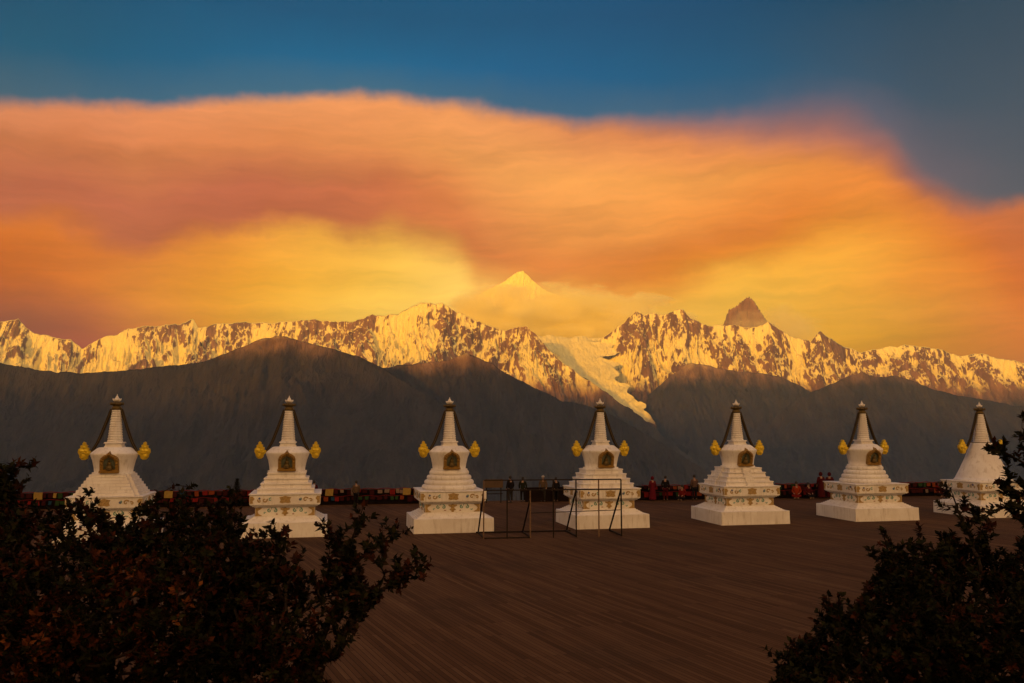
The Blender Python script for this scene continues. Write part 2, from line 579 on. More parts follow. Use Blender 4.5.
M = {}
M['white'] = white_paint()
M['gold'] = simple("gilded_metal", (0.78, 0.56, 0.035), 0.4, 0.55, 0.3, 9.0)
M['ochre'] = simple("ochre_gold_paint", (0.30, 0.165, 0.022), 0.6, 0.0, 0.35, 12.0)
M['bronze'] = simple("dark_gilt_bronze", (0.13, 0.085, 0.02), 0.5, 0.5, 0.4, 14.0)
M['worn_ochre'] = simple("worn_ochre_paint", (0.44, 0.29, 0.10), 0.7, 0.0, 0.45, 14.0)
M['worn_teal'] = simple("worn_teal_paint", (0.17, 0.36, 0.30), 0.7, 0.0, 0.35, 14.0)
M['worn_blue'] = simple("worn_blue_paint", (0.13, 0.14, 0.30), 0.7, 0.0, 0.35, 14.0)
M['worn_red'] = simple("worn_red_paint", (0.34, 0.15, 0.09), 0.7, 0.0, 0.35, 14.0)
M['braid'] = simple("dark_braid", (0.035, 0.022, 0.008), 0.7, 0.0, 0.4, 14.0)
M['teal'] = simple("teal_paint", (0.05, 0.30, 0.26), 0.6, 0.0, 0.3, 12.0)
M['blue'] = simple("blue_paint", (0.03, 0.05, 0.24), 0.6)
M['redpaint'] = simple("red_brown_paint", (0.26, 0.06, 0.03), 0.6)
M['greygreen'] = simple("niche_panel_paint", (0.13, 0.15, 0.10), 0.7, 0, 0.4, 10.0)
M['steel'] = simple("rusty_painted_steel", (0.022, 0.014, 0.010), 0.75, 0.0, 0.5, 9.0, spec=0.15)
M['steel_light'] = simple("worn_galvanised_steel", (0.20, 0.12, 0.07), 0.7, 0.0, 0.5, 9.0, spec=0.15)
M['deck'] = deck_mat()
M['bark'] = simple("grey_brown_bark", (0.030, 0.020, 0.014), 0.9, 0, 0.4, 30.0, spec=0.1)
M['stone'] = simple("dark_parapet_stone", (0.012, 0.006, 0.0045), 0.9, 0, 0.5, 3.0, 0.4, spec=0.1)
M['earth'] = simple("bank_earth", (0.030, 0.022, 0.014), 0.95, 0, 0.5, 2.0, spec=0.05)


# ------------------------------------------------------------------ noise for terrain
def perlin(x, y, seed):
    rs = np.random.RandomState(seed)
    perm = rs.permutation(512)
    perm = np.concatenate([perm, perm])
    ang = rs.rand(512) * 2 * np.pi
    gx, gy = np.cos(ang), np.sin(ang)
    xi, yi = np.floor(x).astype(int), np.floor(y).astype(int)
    xf, yf = x - xi, y - yi
    u = xf * xf * xf * (xf * (xf * 6 - 15) + 10)
    v = yf * yf * yf * (yf * (yf * 6 - 15) + 10)

    def g(ix, iy, fx, fy):
        h = perm[(perm[ix & 511] + iy) & 511]
        return gx[h] * fx + gy[h] * fy
    a = g(xi, yi, xf, yf)
    b = g(xi + 1, yi, xf - 1, yf)
    c = g(xi, yi + 1, xf, yf - 1)
    d = g(xi + 1, yi + 1, xf - 1, yf - 1)
    return (a * (1 - u) + b * u) * (1 - v) + (c * (1 - u) + d * u) * v


def fbm(x, y, seed, octv=5, gain=0.5, ridged=False):
    s, a, n = 0.0, 1.0, 0.0
    for i in range(octv):
        p = perlin(x, y, seed + i * 17) * 1.45
        if ridged:
            p = 1.0 - np.abs(p) * 1.6
        s = s + a * p
        n += a
        a *= gain
        x, y = x * 2.03 + 11.3, y * 2.03 - 7.1
    return s / n


def sheet(name, X, Y, Z, material, kind='structure', smooth=True):
    nr, nc = X.shape
    co = np.stack([X, Y, Z], -1).reshape(-1, 3).astype(np.float32)
    i = np.arange(nr * nc).reshape(nr, nc)
    q = np.stack([i[:-1, :-1], i[:-1, 1:], i[1:, 1:], i[1:, :-1]], -1).reshape(-1, 4)
    me = bpy.data.meshes.new(name)
    me.vertices.add(len(co))
    me.vertices.foreach_set('co', co.ravel())
    me.loops.add(q.size)
    me.polygons.add(len(q))
    me.loops.foreach_set('vertex_index', q.ravel().astype(np.int32))
    me.polygons.foreach_set('loop_start', np.arange(0, q.size, 4, dtype=np.int32))
    me.polygons.foreach_set('loop_total', np.full(len(q), 4, dtype=np.int32))
    me.polygons.foreach_set('use_smooth', np.full(len(q), smooth, dtype=bool))
    me.update(calc_edges=True)
    me.materials.append(material)
    o = new_obj(name, me)
    if kind:
        o['kind'] = kind
    return o


def mountain(name, crest, material, front, back, foot, nu, nf, seed, rib, amp, jag, dist=None, power=1.25):
    """a range whose skyline runs through the crest points (px, py[, distance]); real depth in front of and behind the crest"""
    P = []
    for c in crest:
        D = c[2] if len(c) > 2 else dist
        u, v = ray(c[0], c[1])
        P.append((u, v, D))
    P = np.array(P)
    u = np.linspace(P[0, 0], P[-1, 0], nu)
    D = np.interp(u, P[:, 0], P[:, 2])
    v = np.interp(u, P[:, 0], P[:, 1])
    v = v + jag / F_PX * fbm(u * 60, u * 0 + seed, seed + 5, 5, 0.55) * 2.0
    hc = EYE + v * D
    nb = max(8, nf // 6)
    q = np.concatenate([-np.linspace(1, 0, nb, endpoint=False), np.linspace(0, 1, nf) ** 1.15])[:, None]
    U = np.repeat(u[None, :], len(q), 0)
    off = np.where(q < 0, -q * back, -q * front)
    # spurs: bend the fall lines a little
    Yd = D[None, :] + off
    X = U * D[None, :] + off * 0.0
    X = U * Yd
    aq = np.abs(q)
    fall = np.where(q >= 0, 1 - (1 - aq) ** power, aq)
    H = hc[None, :] - (hc[None, :] - foot) * fall
    wx = X + 260 * fbm(X / 900, Yd / 900, seed + 50, 3)
    wy = Yd + 260 * fbm(X / 900 + 9, Yd / 900, seed + 60, 3)
    r1 = fbm(wx / rib, wy / (rib * 2.6), seed, 3, 0.5, True)
    r2 = fbm(wx / (rib * 0.26), wy / (rib * 0.55), seed + 7, 5, 0.6, True)
    A = amp * np.clip(aq * 5.5, 0, 1) ** 0.75
    small = amp * 0.42 * np.clip(aq * 30 + 0.03, 0, 1)
    H = H - A * (1 - np.clip(r1, 0, 1)) - small * (1 - np.clip(r2, 0, 1))
    o = sheet(name, X, Yd, H, material)
    g = 0.55 * (1 - np.clip(r2, 0, 1)) * 2.0 + 0.45 * (1 - np.clip(r1, 0, 1)) * 2.0
    o.data.attributes.new('gully', 'FLOAT', 'POINT').data.foreach_set('value', g.ravel().astype(np.float32))
    return o


# ------------------------------------------------------------------ terrain
def build_terrain():
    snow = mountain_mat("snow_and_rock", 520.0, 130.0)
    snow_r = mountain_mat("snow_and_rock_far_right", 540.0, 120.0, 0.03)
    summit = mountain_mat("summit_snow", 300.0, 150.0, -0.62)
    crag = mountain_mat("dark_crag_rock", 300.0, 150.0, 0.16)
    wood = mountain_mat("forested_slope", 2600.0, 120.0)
    scrub_glow_near = mountain_mat("scrub_with_painted_glow_near", 655.0, 75.0, 0.02, bare=((0.19, 0.11, 0.07), (0.31, 0.19, 0.12)))  # scrub, with the warm glow of the upper slopes painted into its colour
    scrub_glow_mid = mountain_mat("scrub_with_painted_glow_middle", 575.0, 75.0, 0.02, bare=((0.19, 0.11, 0.07), (0.31, 0.19, 0.12)))  # same painted glow on the middle ridge's scrub
    scrub_glow_far = mountain_mat("scrub_with_painted_glow_far", 820.0, 150.0, 0.05, bare=((0.19, 0.11, 0.07), (0.31, 0.19, 0.12)))  # far ridges' scrub, sunlit warmth put into the colour too
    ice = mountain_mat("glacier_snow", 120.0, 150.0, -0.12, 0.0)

    # the high summits beyond, partly in cloud
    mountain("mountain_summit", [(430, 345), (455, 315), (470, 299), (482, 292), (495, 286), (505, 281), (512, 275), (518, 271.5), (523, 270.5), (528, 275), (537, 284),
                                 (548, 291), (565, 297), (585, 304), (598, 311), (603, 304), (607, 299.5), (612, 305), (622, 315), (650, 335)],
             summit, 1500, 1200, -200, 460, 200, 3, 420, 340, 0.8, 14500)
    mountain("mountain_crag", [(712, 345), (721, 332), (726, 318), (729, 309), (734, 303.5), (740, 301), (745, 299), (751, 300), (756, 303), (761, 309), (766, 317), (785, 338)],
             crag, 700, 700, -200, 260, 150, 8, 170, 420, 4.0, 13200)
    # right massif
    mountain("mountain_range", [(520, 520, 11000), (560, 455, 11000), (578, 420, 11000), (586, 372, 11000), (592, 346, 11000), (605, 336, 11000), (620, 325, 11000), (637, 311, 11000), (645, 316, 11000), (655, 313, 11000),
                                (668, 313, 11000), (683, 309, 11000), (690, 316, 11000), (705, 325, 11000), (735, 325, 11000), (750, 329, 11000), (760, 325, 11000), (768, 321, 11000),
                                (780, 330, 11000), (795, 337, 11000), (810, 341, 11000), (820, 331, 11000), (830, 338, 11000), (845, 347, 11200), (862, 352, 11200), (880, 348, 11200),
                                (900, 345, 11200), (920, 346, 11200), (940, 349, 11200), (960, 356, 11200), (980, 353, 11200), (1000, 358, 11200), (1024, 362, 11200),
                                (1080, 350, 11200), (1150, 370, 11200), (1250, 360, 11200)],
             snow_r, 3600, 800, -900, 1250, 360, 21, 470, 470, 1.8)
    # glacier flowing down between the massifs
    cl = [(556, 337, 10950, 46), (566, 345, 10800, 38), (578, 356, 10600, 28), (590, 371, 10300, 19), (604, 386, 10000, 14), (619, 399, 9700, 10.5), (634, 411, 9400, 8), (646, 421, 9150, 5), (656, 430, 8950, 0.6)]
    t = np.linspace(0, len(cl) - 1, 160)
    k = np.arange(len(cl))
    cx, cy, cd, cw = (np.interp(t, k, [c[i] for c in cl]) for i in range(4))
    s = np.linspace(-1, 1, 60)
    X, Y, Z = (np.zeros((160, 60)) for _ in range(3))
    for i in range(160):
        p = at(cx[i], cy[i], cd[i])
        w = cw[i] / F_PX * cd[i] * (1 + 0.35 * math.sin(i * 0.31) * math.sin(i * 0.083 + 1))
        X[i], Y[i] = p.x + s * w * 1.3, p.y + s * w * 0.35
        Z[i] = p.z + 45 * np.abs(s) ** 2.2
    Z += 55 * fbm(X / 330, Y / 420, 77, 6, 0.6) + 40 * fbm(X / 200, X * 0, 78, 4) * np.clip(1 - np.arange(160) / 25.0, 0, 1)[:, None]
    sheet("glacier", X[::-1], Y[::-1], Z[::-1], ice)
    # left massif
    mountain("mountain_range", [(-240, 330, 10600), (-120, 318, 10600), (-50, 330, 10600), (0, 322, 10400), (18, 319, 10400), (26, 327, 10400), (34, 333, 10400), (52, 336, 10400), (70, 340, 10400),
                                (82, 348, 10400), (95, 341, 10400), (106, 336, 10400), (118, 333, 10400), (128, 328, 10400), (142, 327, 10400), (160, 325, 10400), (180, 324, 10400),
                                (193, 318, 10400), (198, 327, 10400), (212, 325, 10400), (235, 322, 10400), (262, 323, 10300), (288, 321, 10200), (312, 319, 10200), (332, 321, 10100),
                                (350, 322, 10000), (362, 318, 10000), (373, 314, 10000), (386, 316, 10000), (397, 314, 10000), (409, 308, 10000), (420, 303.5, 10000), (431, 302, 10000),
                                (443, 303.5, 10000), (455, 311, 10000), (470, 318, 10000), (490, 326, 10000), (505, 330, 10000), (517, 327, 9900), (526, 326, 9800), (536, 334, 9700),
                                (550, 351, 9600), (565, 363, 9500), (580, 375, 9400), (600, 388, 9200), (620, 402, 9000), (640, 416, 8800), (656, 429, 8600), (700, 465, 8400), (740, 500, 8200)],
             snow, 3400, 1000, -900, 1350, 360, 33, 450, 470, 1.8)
    # dark forested ridges in the shade
    mountain("ridge", [(740, 440), (775, 418), (792, 402), (812, 392), (831, 384), (850, 375), (862, 372), (876, 377), (896, 376), (912, 380), (932, 389),
                       (962, 396), (1002, 403), (1030, 408), (1100, 400), (1200, 420), (1320, 400)], scrub_glow_far, 3800, 1400, -1500, 620, 200, 41, 620, 260, 1.2, 8800)
    mountain("ridge", [(560, 500), (600, 440), (625, 418), (640, 404), (652, 392), (667, 379), (681, 367), (692, 362), (706, 366), (731, 370), (760, 373), (781, 377), (801, 386),
                       (822, 397), (852, 412), (900, 437), (960, 468), (1060, 520)], scrub_glow_far, 3600, 1300, -1500, 560, 220, 52, 620, 260, 1.2, 9800)
    mountain("ridge", [(250, 430), (320, 390), (362, 372), (391, 366), (420, 363), (440, 361), (455, 358), (466, 353), (479, 358), (491, 363), (506, 373), (530, 385),
                       (560, 400), (590, 406), (620, 419), (660, 442), (712, 474), (800, 525)], scrub_glow_mid, 3500, 1300, -1500, 560, 220, 63, 560, 260, 1.2, 6300)
    mountain("ridge", [(-330, 340), (-180, 352), (-60, 350), (0, 363), (40, 370), (80, 373), (130, 370), (160, 366), (190, 364), (215, 358), (240, 347), (258, 340),
                       (275, 336), (286, 336), (301, 341), (331, 348), (360, 357), (380, 366), (402, 380), (440, 402), (500, 438), (580, 485)], scrub_glow_near, 3600, 1500, -1500, 620, 230, 74, 600, 270, 1.2, 5800)
    # valley bottom, one broad sheet out to the ranges and beyond
    x = np.linspace(-15000, 15000, 130)
    y = np.concatenate([np.linspace(62, 1400, 30), np.linspace(1500, 12000, 60)])
    X, Y = np.meshgrid(x, y)
    Z = -1500 * (1 - np.exp(-(Y - 62) / 900.0)) - 3 + 60 * fbm(X / 1500, Y / 1500, 5, 4) * np.clip((Y - 62) / 2000, 0, 1)
    sheet("valley", X, Y, Z, wood)
    # the mountain behind the viewer that still keeps the plaza and the valley in shade
    t = np.linspace(-9000, 9000, 140)
    q = np.linspace(-1, 1, 60)
    sx, sy = sd.x / math.hypot(sd.x, sd.y), sd.y / math.hypot(sd.x, sd.y)
    TT, Q = np.meshgrid(t, q)
    dist = 4200 + Q * 3200
    X, Y = sx * dist - sy * TT, sy * dist + sx * TT
    crest = 1410 - 340 * np.clip((-TT - 2600) / 1100.0, 0, 1) + 120 * fbm(TT / 1700, TT * 0, 91, 5, 0.55)
    Z = -4 + (crest + 4) * (1 - np.abs(Q)) ** 0.9 - 200 * (1 - fbm(TT / 700, dist / 1400, 95, 4, 0.5, True)) * np.clip(1 - np.abs(Q), 0, 1) * np.abs(Q)
    sheet("hillside", X, Y, Z, wood)
    # thin morning air over the whole valley
    m = bpy.data.materials.new("valley_air")
    m.use_nodes = True
    T = NT(m.node_tree)
    out = T.n('ShaderNodeOutputMaterial')
    pv = T.n('ShaderNodeVolumePrincipled')
    pv.inputs['Color'].default_value = HAZE_COL + (1.0,)
    pv.inputs['Density'].default_value = HAZE
    T.t.links.new(pv.outputs[0], out.inputs['Volume'])
    b = MB()
    b.box((0, (12150 - 12000) / 2, (HAZE_TOP - 1640) / 2), (34000, 24150, HAZE_TOP + 1640))
    tag(b.build("haze", m), kind='stuff')


def cloud_bank(px, py, D, hx, hy, hz, seed, dens, c=None):
    """a volume bank of cloud, against the high peaks or at a given centre"""
    c = c or at(px, py, D)
    bm = bmesh.new()
    bmesh.ops.create_icosphere(bm, subdivisions=4, radius=1.0)
    me = bpy.data.meshes.new("cloud")
    bm.to_mesh(me)
    bm.free()
    co = np.zeros(len(me.vertices) * 3)
    me.vertices.foreach_get('co', co)
    co = co.reshape(-1, 3)
    me.vertices.foreach_set('co', (co * np.array([hx, hy, hz])).ravel())
    me.update()
    m = bpy.data.materials.new("cloud_vapour")
    m.use_nodes = True
    T = NT(m.node_tree)
    out = T.n('ShaderNodeOutputMaterial')
    tc = T.n('ShaderNodeTexCoord').outputs['Object']
    x, y, z = T.sep(tc)
    e = T.n('ShaderNodeVectorMath', operation='LENGTH')
    T.put(e.inputs[0], T.xyz(T.m('DIVIDE', x, hx), T.m('DIVIDE', y, hy), T.m('DIVIDE', z, hz)))
    n = T.noise(T.xyz(T.m('MULTIPLY', x, 0.0016), T.m('MULTIPLY', y, 0.002), T.m('ADD', T.m('MULTIPLY', z, 0.0034), seed)), 1.0, 5, 0.55)
    fall = T.m('SUBTRACT', T.m('SUBTRACT', 1.0, e.outputs['Value']), T.m('MULTIPLY', T.m('SUBTRACT', 0.5, n), 2.2))
    pv = T.n('ShaderNodeVolumePrincipled')
    pv.inputs['Color'].default_value = (0.998, 0.97, 0.55, 1)
    T.put(pv.inputs['Density'], T.m('MULTIPLY', T.step(fall, 0.05, 0.75), dens))
    T.t.links.new(pv.outputs[0], out.inputs['Volume'])
    me.materials.append(m)
    o = new_obj("cloud", me)
    o.location = c
    tag(o, kind='stuff')




build_terrain()
cloud_bank(550, 319, 12750, 2200, 480, 560, 1.7, 0.012)
cloud_bank(0, 0, 0, 2600, 2300, 260, 4.4, 2.2e-4, Vector((-6900, 5800, 1950)))     # unseen thin cloud out of frame, added to dim the far left peaks
cloud_bank(775, 330, 12450, 900, 280, 420, 8.8, 0.003)
cloud_bank(610, 328, 12750, 900, 350, 260, 6.2, 0.006)


# ------------------------------------------------------------------ plaza deck, bank under the camera
EDGE0, EDGE_K = 55.0, 0.18          # far edge of the plaza: y = EDGE0 + EDGE_K * x
EDGE_A = math.atan(EDGE_K)


def edge_pt(x, off=0.0, z=0.0):
    return Vector((x + off * math.sin(EDGE_A), EDGE0 + EDGE_K * x - off * math.cos(EDGE_A), z))


def build_plaza():
    b = MB()
    xl, xr = -90.0, 130.0
    v = [(xl, 6, 0), (xr, 6, 0), edge_pt(xr, -1.2), edge_pt(xl, -1.2)]
    v2 = [(p[0], p[1], -0.5) for p in v]
    b.add(v + v2, [(0, 1, 2, 3), (4, 5, 1, 0), (5, 6, 2, 1), (6, 7, 3, 2), (7, 4, 0, 3)])
    tag(b.build("plaza_deck", M['deck']), kind='structure')
    x = np.linspace(-120, 160, 120)
    y = np.linspace(-900, 17.5, 240)
    X, Y = np.meshgrid(x, y)
    Yc = np.clip(Y, -20, None)
    Z = np.interp(Yc, [-20, 0, 3, 6, 8, 11, 15, 17.5], [3.2, 2.9, 2.75, 2.35, 1.55, 0.75, 0.12, -0.25])
    Z = Z + np.clip(-20 - Y, 0, None) * 0.06 + 0.12 * fbm(X / 2.5, Y / 2.5, 12, 4) * np.clip((15 - Y) / 4, 0, 1)
    sheet("bank", X, Y, Z, M['earth'])


build_plaza()


# ------------------------------------------------------------------ stupas
MESH = {}
Z_FROM = (-1, 0, 0.64, 0.985, 1.41, 1.535, 2.0, 2.80, 3.56, 3.92, 4.2, 5.46, 5.86, 6.24)
Z_TO = (-1, 0, 0.64, 0.87, 1.25, 1.37, 1.84, 2.72, 3.55, 3.85, 4.07, 5.46, 5.84, 6.16)


def shared(key, name, builder, mats, bevel=0.0):
    if key not in MESH:
        b = builder()
        if key not in ('niche', 'niche_panel', 'niche_figure', 'ornament'):
            b.v = [(p[0], p[1], float(np.interp(p[2], Z_FROM, Z_TO))) for p in b.v]
        MESH[key] = b.mesh(name, mats, bevel)
    return MESH[key]


def spiral(cx, cz, r, turns, w, flip=1, a0=0.0, n=18):
    pts_o, pts_i = [], []
    for i in range(n + 1):
        t = i / n
        a = a0 + flip * t * turns * 2 * math.pi
        rr = r * (1 - 0.78 * t)
        ww = w * (1 - 0.5 * t)
        pts_o.append((cx + rr * math.cos(a), cz + rr * math.sin(a)))
        pts_i.append((cx + (rr - ww) * math.cos(a), cz + (rr - ww) * math.sin(a)))
    return pts_o, pts_i


def face_frame(k):
    """right, up, outward of face k (0 = front)"""
    a = k * math.pi / 2
    ux = Vector((math.cos(a), math.sin(a), 0))
    out = Vector((math.sin(a), -math.cos(a), 0))
    return ux, Vector((0, 0, 1)), out


def ribbon_on_face(b, k, half, po, pi_, mi, th=0.012):
    ux, uz, out = face_frame(k)
    n = len(po)
    P = [out * (half + th) + ux * p[0] + uz * p[1] for p in po] + [out * (half + th) + ux * p[0] + uz * p[1] for p in pi_]
    Q = [p - out * (th + 0.02) for p in P]
    f = []
    for i in range(n - 1):
        f += [(i, i + 1, n + i + 1, n + i), (2 * n + i, 3 * n + i, 3 * n + i + 1, 2 * n + i + 1), (i, 2 * n + i, 2 * n + i + 1, i + 1), (n + i, n + i + 1, 3 * n + i + 1, 3 * n + i)]
    b.add(P + Q, f, mi)


def shape_on_face(b, k, half, outline, mi, th=0.012):
    ux, uz, out = face_frame(k)
    b.prism(outline, out * half, ux, uz, th, mi, back=0.03)


def motif_waist():
    b = MB()
    h = 1.262
    for k in range(4):
        for s in (-1, 1):
            # corner pilaster: waisted gold shape
            x1 = s * 1.245
            w = [(0, 1.0), (0, 1.40), (-0.26, 1.40), (-0.24, 1.34), (-0.12, 1.27), (-0.09, 1.2), (-0.14, 1.10), (-0.26, 1.03), (-0.27, 1.0)]
            shape_on_face(b, k, h, [(x1 + s * p[0], p[1]) for p in w], 0)
            for q, (cx, fl) in enumerate(((0.42, 1), (0.66, -1))):
                po, pi_ = spiral(s * cx, 1.25, 0.115, 1.15, 0.055, s * fl, math.pi * (0.5 if s > 0 else 0.5))
                ribbon_on_face(b, k, h, po, pi_, 1)
            po, pi_ = spiral(s * 0.54, 1.31, 0.19, 0.5, 0.045, 1, 0.0)
            ribbon_on_face(b, k, h, po, pi_, 1, 0.008)
            po, pi_ = spiral(s * 0.86, 1.14, 0.07, 0.9, 0.04, -s, 0.5)
            ribbon_on_face(b, k, h, po, pi_, 1, 0.008)
        c = [(-0.06, 1.0), (0.06, 1.0), (0.05, 1.06), (0.16, 1.12), (0.09, 1.17), (0.07, 1.24), (0.19, 1.30), (0.20, 1.38), (0.09, 1.36), (0.0, 1.41),
             (-0.09, 1.36), (-0.20, 1.38), (-0.19, 1.30), (-0.07, 1.24), (-0.09, 1.17), (-0.16, 1.12), (-0.05, 1.06)]
        shape_on_face(b, k, h, c, 0)
        for s in (-1, 1):
            shape_on_face(b, k, h, [(s * (0.30 + 0.03 * i), 1.05 + 0.02 * (i % 2)) for i in range(4)][::s] + [(s * (0.39 - 0.03 * i), 1.09 + 0.02 * (i % 2)) for i in range(4)][::s], 2, 0.006)
    return b


def motif_band(v=0):
    b = MB()
    h = 1.492
    rnd = random.Random(v)
    for k in range(4):
        # central plaque with flared ends
        c = [(-0.24, 1.64), (-0.12, 1.60), (0.0, 1.63), (0.12, 1.60), (0.24, 1.64), (0.19, 1.74), (0.25, 1.86), (0.11, 1.88), (0.0, 1.92), (-0.11, 1.88), (-0.25, 1.86), (-0.19, 1.74)]
        shape_on_face(b, k, h, c, 0)
        for s in (-1, 1):
            shape_on_face(b, k, h, [(s * 1.475, 1.60), (s * 1.475, 1.90), (s * 1.36, 1.90), (s * 1.28, 1.80), (s * 1.36, 1.70), (s * 1.34, 1.60)], 0)
            po, pi_ = spiral(s * 0.86, 1.75, 0.14, 1.0, 0.06, s, 0.4)
            ribbon_on_face(b, k, h, po, pi_, 0)
            po, pi_ = spiral(s * 1.08, 1.72, 0.10, 1.0, 0.05, -s, 2.4)
            ribbon_on_face(b, k, h, po, pi_, 0)
            po, pi_ = spiral(s * 0.62, 1.76, 0.10, 0.9, 0.045, -s, 1.2)
            ribbon_on_face(b, k, h, po, pi_, 3)
            for q in range(1):
                cx, cz = s * rnd.uniform(0.42, 1.2), rnd.uniform(1.64, 1.87)
                rr = rnd.uniform(0.035, 0.065)
                shape_on_face(b, k, h, [(cx + rr * math.cos(a * 0.785), cz + rr * math.sin(a * 0.785)) for a in range(8)], (1, 2, 3)[q], 0.016)
    return b


def niche_frame():
    b = MB()
    # ogee arch ring standing on the leaning vase wall
    o = [(-0.37, 0), (-0.37, 0.50), (-0.33, 0.62), (-0.22, 0.72), (-0.10, 0.78), (0, 0.88), (0.10, 0.78), (0.22, 0.72), (0.33, 0.62), (0.37, 0.50), (0.37, 0)]
    i = [(-0.24, 0.12), (-0.24, 0.44), (-0.20, 0.54), (-0.13, 0.60), (-0.06, 0.63), (0, 0.68), (0.06, 0.63), (0.13, 0.60), (0.20, 0.54), (0.24, 0.44), (0.24, 0.12)]
    n = len(o)
    v = [(p[0], -0.08, p[1]) for p in o] + [(p[0], -0.06, p[1]) for p in i] + [(p[0], 0.25, p[1]) for p in o] + [(p[0], 0.04, p[1]) for p in i]
    f = []
    for a in range(n):
        c = (a + 1) % n
        f += [(a, c, n + c, n + a), (a, 2 * n + a, 2 * n + c, c), (n + a, n + c, 3 * n + c, 3 * n + a)]
    b.add(v, f)
    for a in range(14):
        t = a / 13
        j = t * (n - 1)
        k = min(int(j), n - 2)
        fr = j - k
        px = (o[k][0] * (1 - fr) + o[k + 1][0] * fr) * 0.83
        pz = (o[k][1] * (1 - fr) + o[k + 1][1] * fr) * 0.86 + 0.06
        b.ball((px, -0.08, pz), 0.05, 0, 8, 5)
    b.box((0, -0.06, 0.03), (0.80, 0.14, 0.07))
    return b


def niche_figure():
    b = MB()
    b.lathe([(0.15, 0.13), (0.17, 0.16), (0.13, 0.19)], 14, 0, (0, 0.0))
    b.lathe([(0.15, 0.19), (0.155, 0.23), (0.10, 0.27), (0.085, 0.33), (0.095, 0.39), (0.05, 0.43), (0.03, 0.445)], 12, 0, (0, 0.0))
    b.ball((0, 0, 0.485), 0.05, 0, 10, 8, (0.9, 1, 1.15))
    b.ball((0, 0, 0.545), 0.022, 0, 8, 6)
    return b


def ornament():
    """gilded cloud-scroll that ends each streamer; faces the front, real thickness"""
    b = MB()
    o = [(0.30, -0.02), (0.33, 0.10), (0.20, 0.14), (0.23, 0.25), (0.12, 0.30), (0.14, 0.40), (0.04, 0.44), (0.04, 0.53), (-0.06, 0.58), (-0.12, 0.50), (-0.11, 0.42),
         (-0.22, 0.38), (-0.20, 0.27), (-0.31, 0.20), (-0.33, 0.04), (-0.26, -0.08), (-0.24, -0.20), (-0.12, -0.33), (0.04, -0.34), (0.16, -0.26), (0.20, -0.12)]
    b.prism(o, (0, 0.09, 0), (1, 0, 0), (0, 0, 1), 0.18)
    for cx, cz, r in ((-0.05, -0.14, 0.20), (-0.12, 0.10, 0.17), (0.06, 0.12, 0.14), (-0.04, 0.29, 0.13), (-0.04, 0.44, 0.09), (0.16, 0.02, 0.12)):
        b.ball((cx, 0, cz), r, 0, 14, 9, (1, 0.85, 1))
    for s in (-1, 1):
        po = [(-0.05 + 0.17 * math.cos(t * 0.55 + 0.4) * (1 - t * 0.05), s * 0.15, -0.12 + 0.17 * math.sin(t * 0.55 + 0.4) * (1 - t * 0.05)) for t in range(14)]
        b.tube(po, [0.035 - 0.0015 * t for t in range(14)], 6)
    return b


def streamer_mesh():
    b = MB()
    a, c = Vector((0.20, 0, 5.50)), Vector((0.95, 0, 3.62))
    pts = []
    for i in range(15):
        t = i / 14
        p = a.lerp(c, t)
        p.x -= 0.02 * math.sin(math.pi * t)
        p.z -= 0.02 * math.sin(math.pi * t)
        pts.append(p)
    for i in range(14):
        b.bar(pts[i], pts[i + 1] + (pts[i + 1] - pts[i]) * 0.02, 0.075, 0.13, 0)
    for i in range(14):
        for sg in (-1, 1):
            o = Vector((0, sg * 0.062, 0))
            b.bar(pts[i] + o, pts[i + 1] + o, 0.085, 0.012, 1)
    return b


def terraces(kind):
    b = MB()
    z0, z1 = 2.0, 2.80
    if kind == 'fine':
        n = 7
        for i in range(n):
            t = i / (n - 1)
            h = 1.30 - 0.46 * t
            za, zb = z0 + (z1 - z0) * i / n, z0 + (z1 - z0) * (i + 1) / n
            b.frustum(za, zb, h, h - 0.012, 0, 0, 0, h - 0.16, h - 0.172)
            b.frustum(za + 0.002, zb - 0.003, h - 0.16, h - 0.172, 0, 0, 0, h, h - 0.012)
    elif kind == 'square':
        n = 4
        for i in range(n):
            h = 1.27 - 0.13 * i
            za = z0 + 0.2 * i
            b.frustum(za, za + 0.14, h - 0.055, h - 0.075)
            b.frustum(za + 0.14, za + 0.2, h - 0.04, h - 0.05)
    elif kind == 'notched':
        n = 4
        for i in range(n):
            h = 1.32 - 0.13 * i
            c = 0.30 + 0.02 * i
            za = z0 + 0.2 * i
            for a, bb, dd in ((za, za + 0.15, 0.0), (za + 0.15, za + 0.2, 0.02)):
                hh = h + dd
                o = [(hh, -hh + c), (hh, hh - c), (hh - c, hh), (-hh + c, hh), (-hh, hh - c), (-hh, -hh + c), (-hh + c, -hh), (hh - c, -hh)]
                b.prism(o, (0, 0, a), (1, 0, 0), (0, 1, 0), bb - a)
    elif kind == 'stair':
        n = 4
        for i in range(n):
            h = 1.32 - 0.135 * i
            za = z0 + 0.2 * i
            b.frustum(za, za + 0.15, h - 0.03, h - 0.06)
            b.frustum(za + 0.15, za + 0.2, h - 0.025, h - 0.03)
        for k in range(4):
            ux, uz, out = face_frame(k)
            for j in range(8):
                zz = z0 + 0.1 * j
                dd = 1.41 - 0.066 * j
                c = out * (dd - 0.30) + Vector((0, 0, zz + 0.05))
                s = (0.42, 0.6, 0.1) if k % 2 == 0 else (0.6, 0.42, 0.1)
                b.box(c, s)
    elif kind == 'round':
        n = 4
        prof = []
        for i in range(n):
            r = 1.27 - 0.115 * i
            za = z0 + 0.2 * i
            prof += [(r - 0.05, za), (r, za + 0.04), (r + 0.012, za + 0.10), (r - 0.01, za + 0.165), (r - 0.06, za + 0.2)]
        b.lathe(prof, 56)
    return b


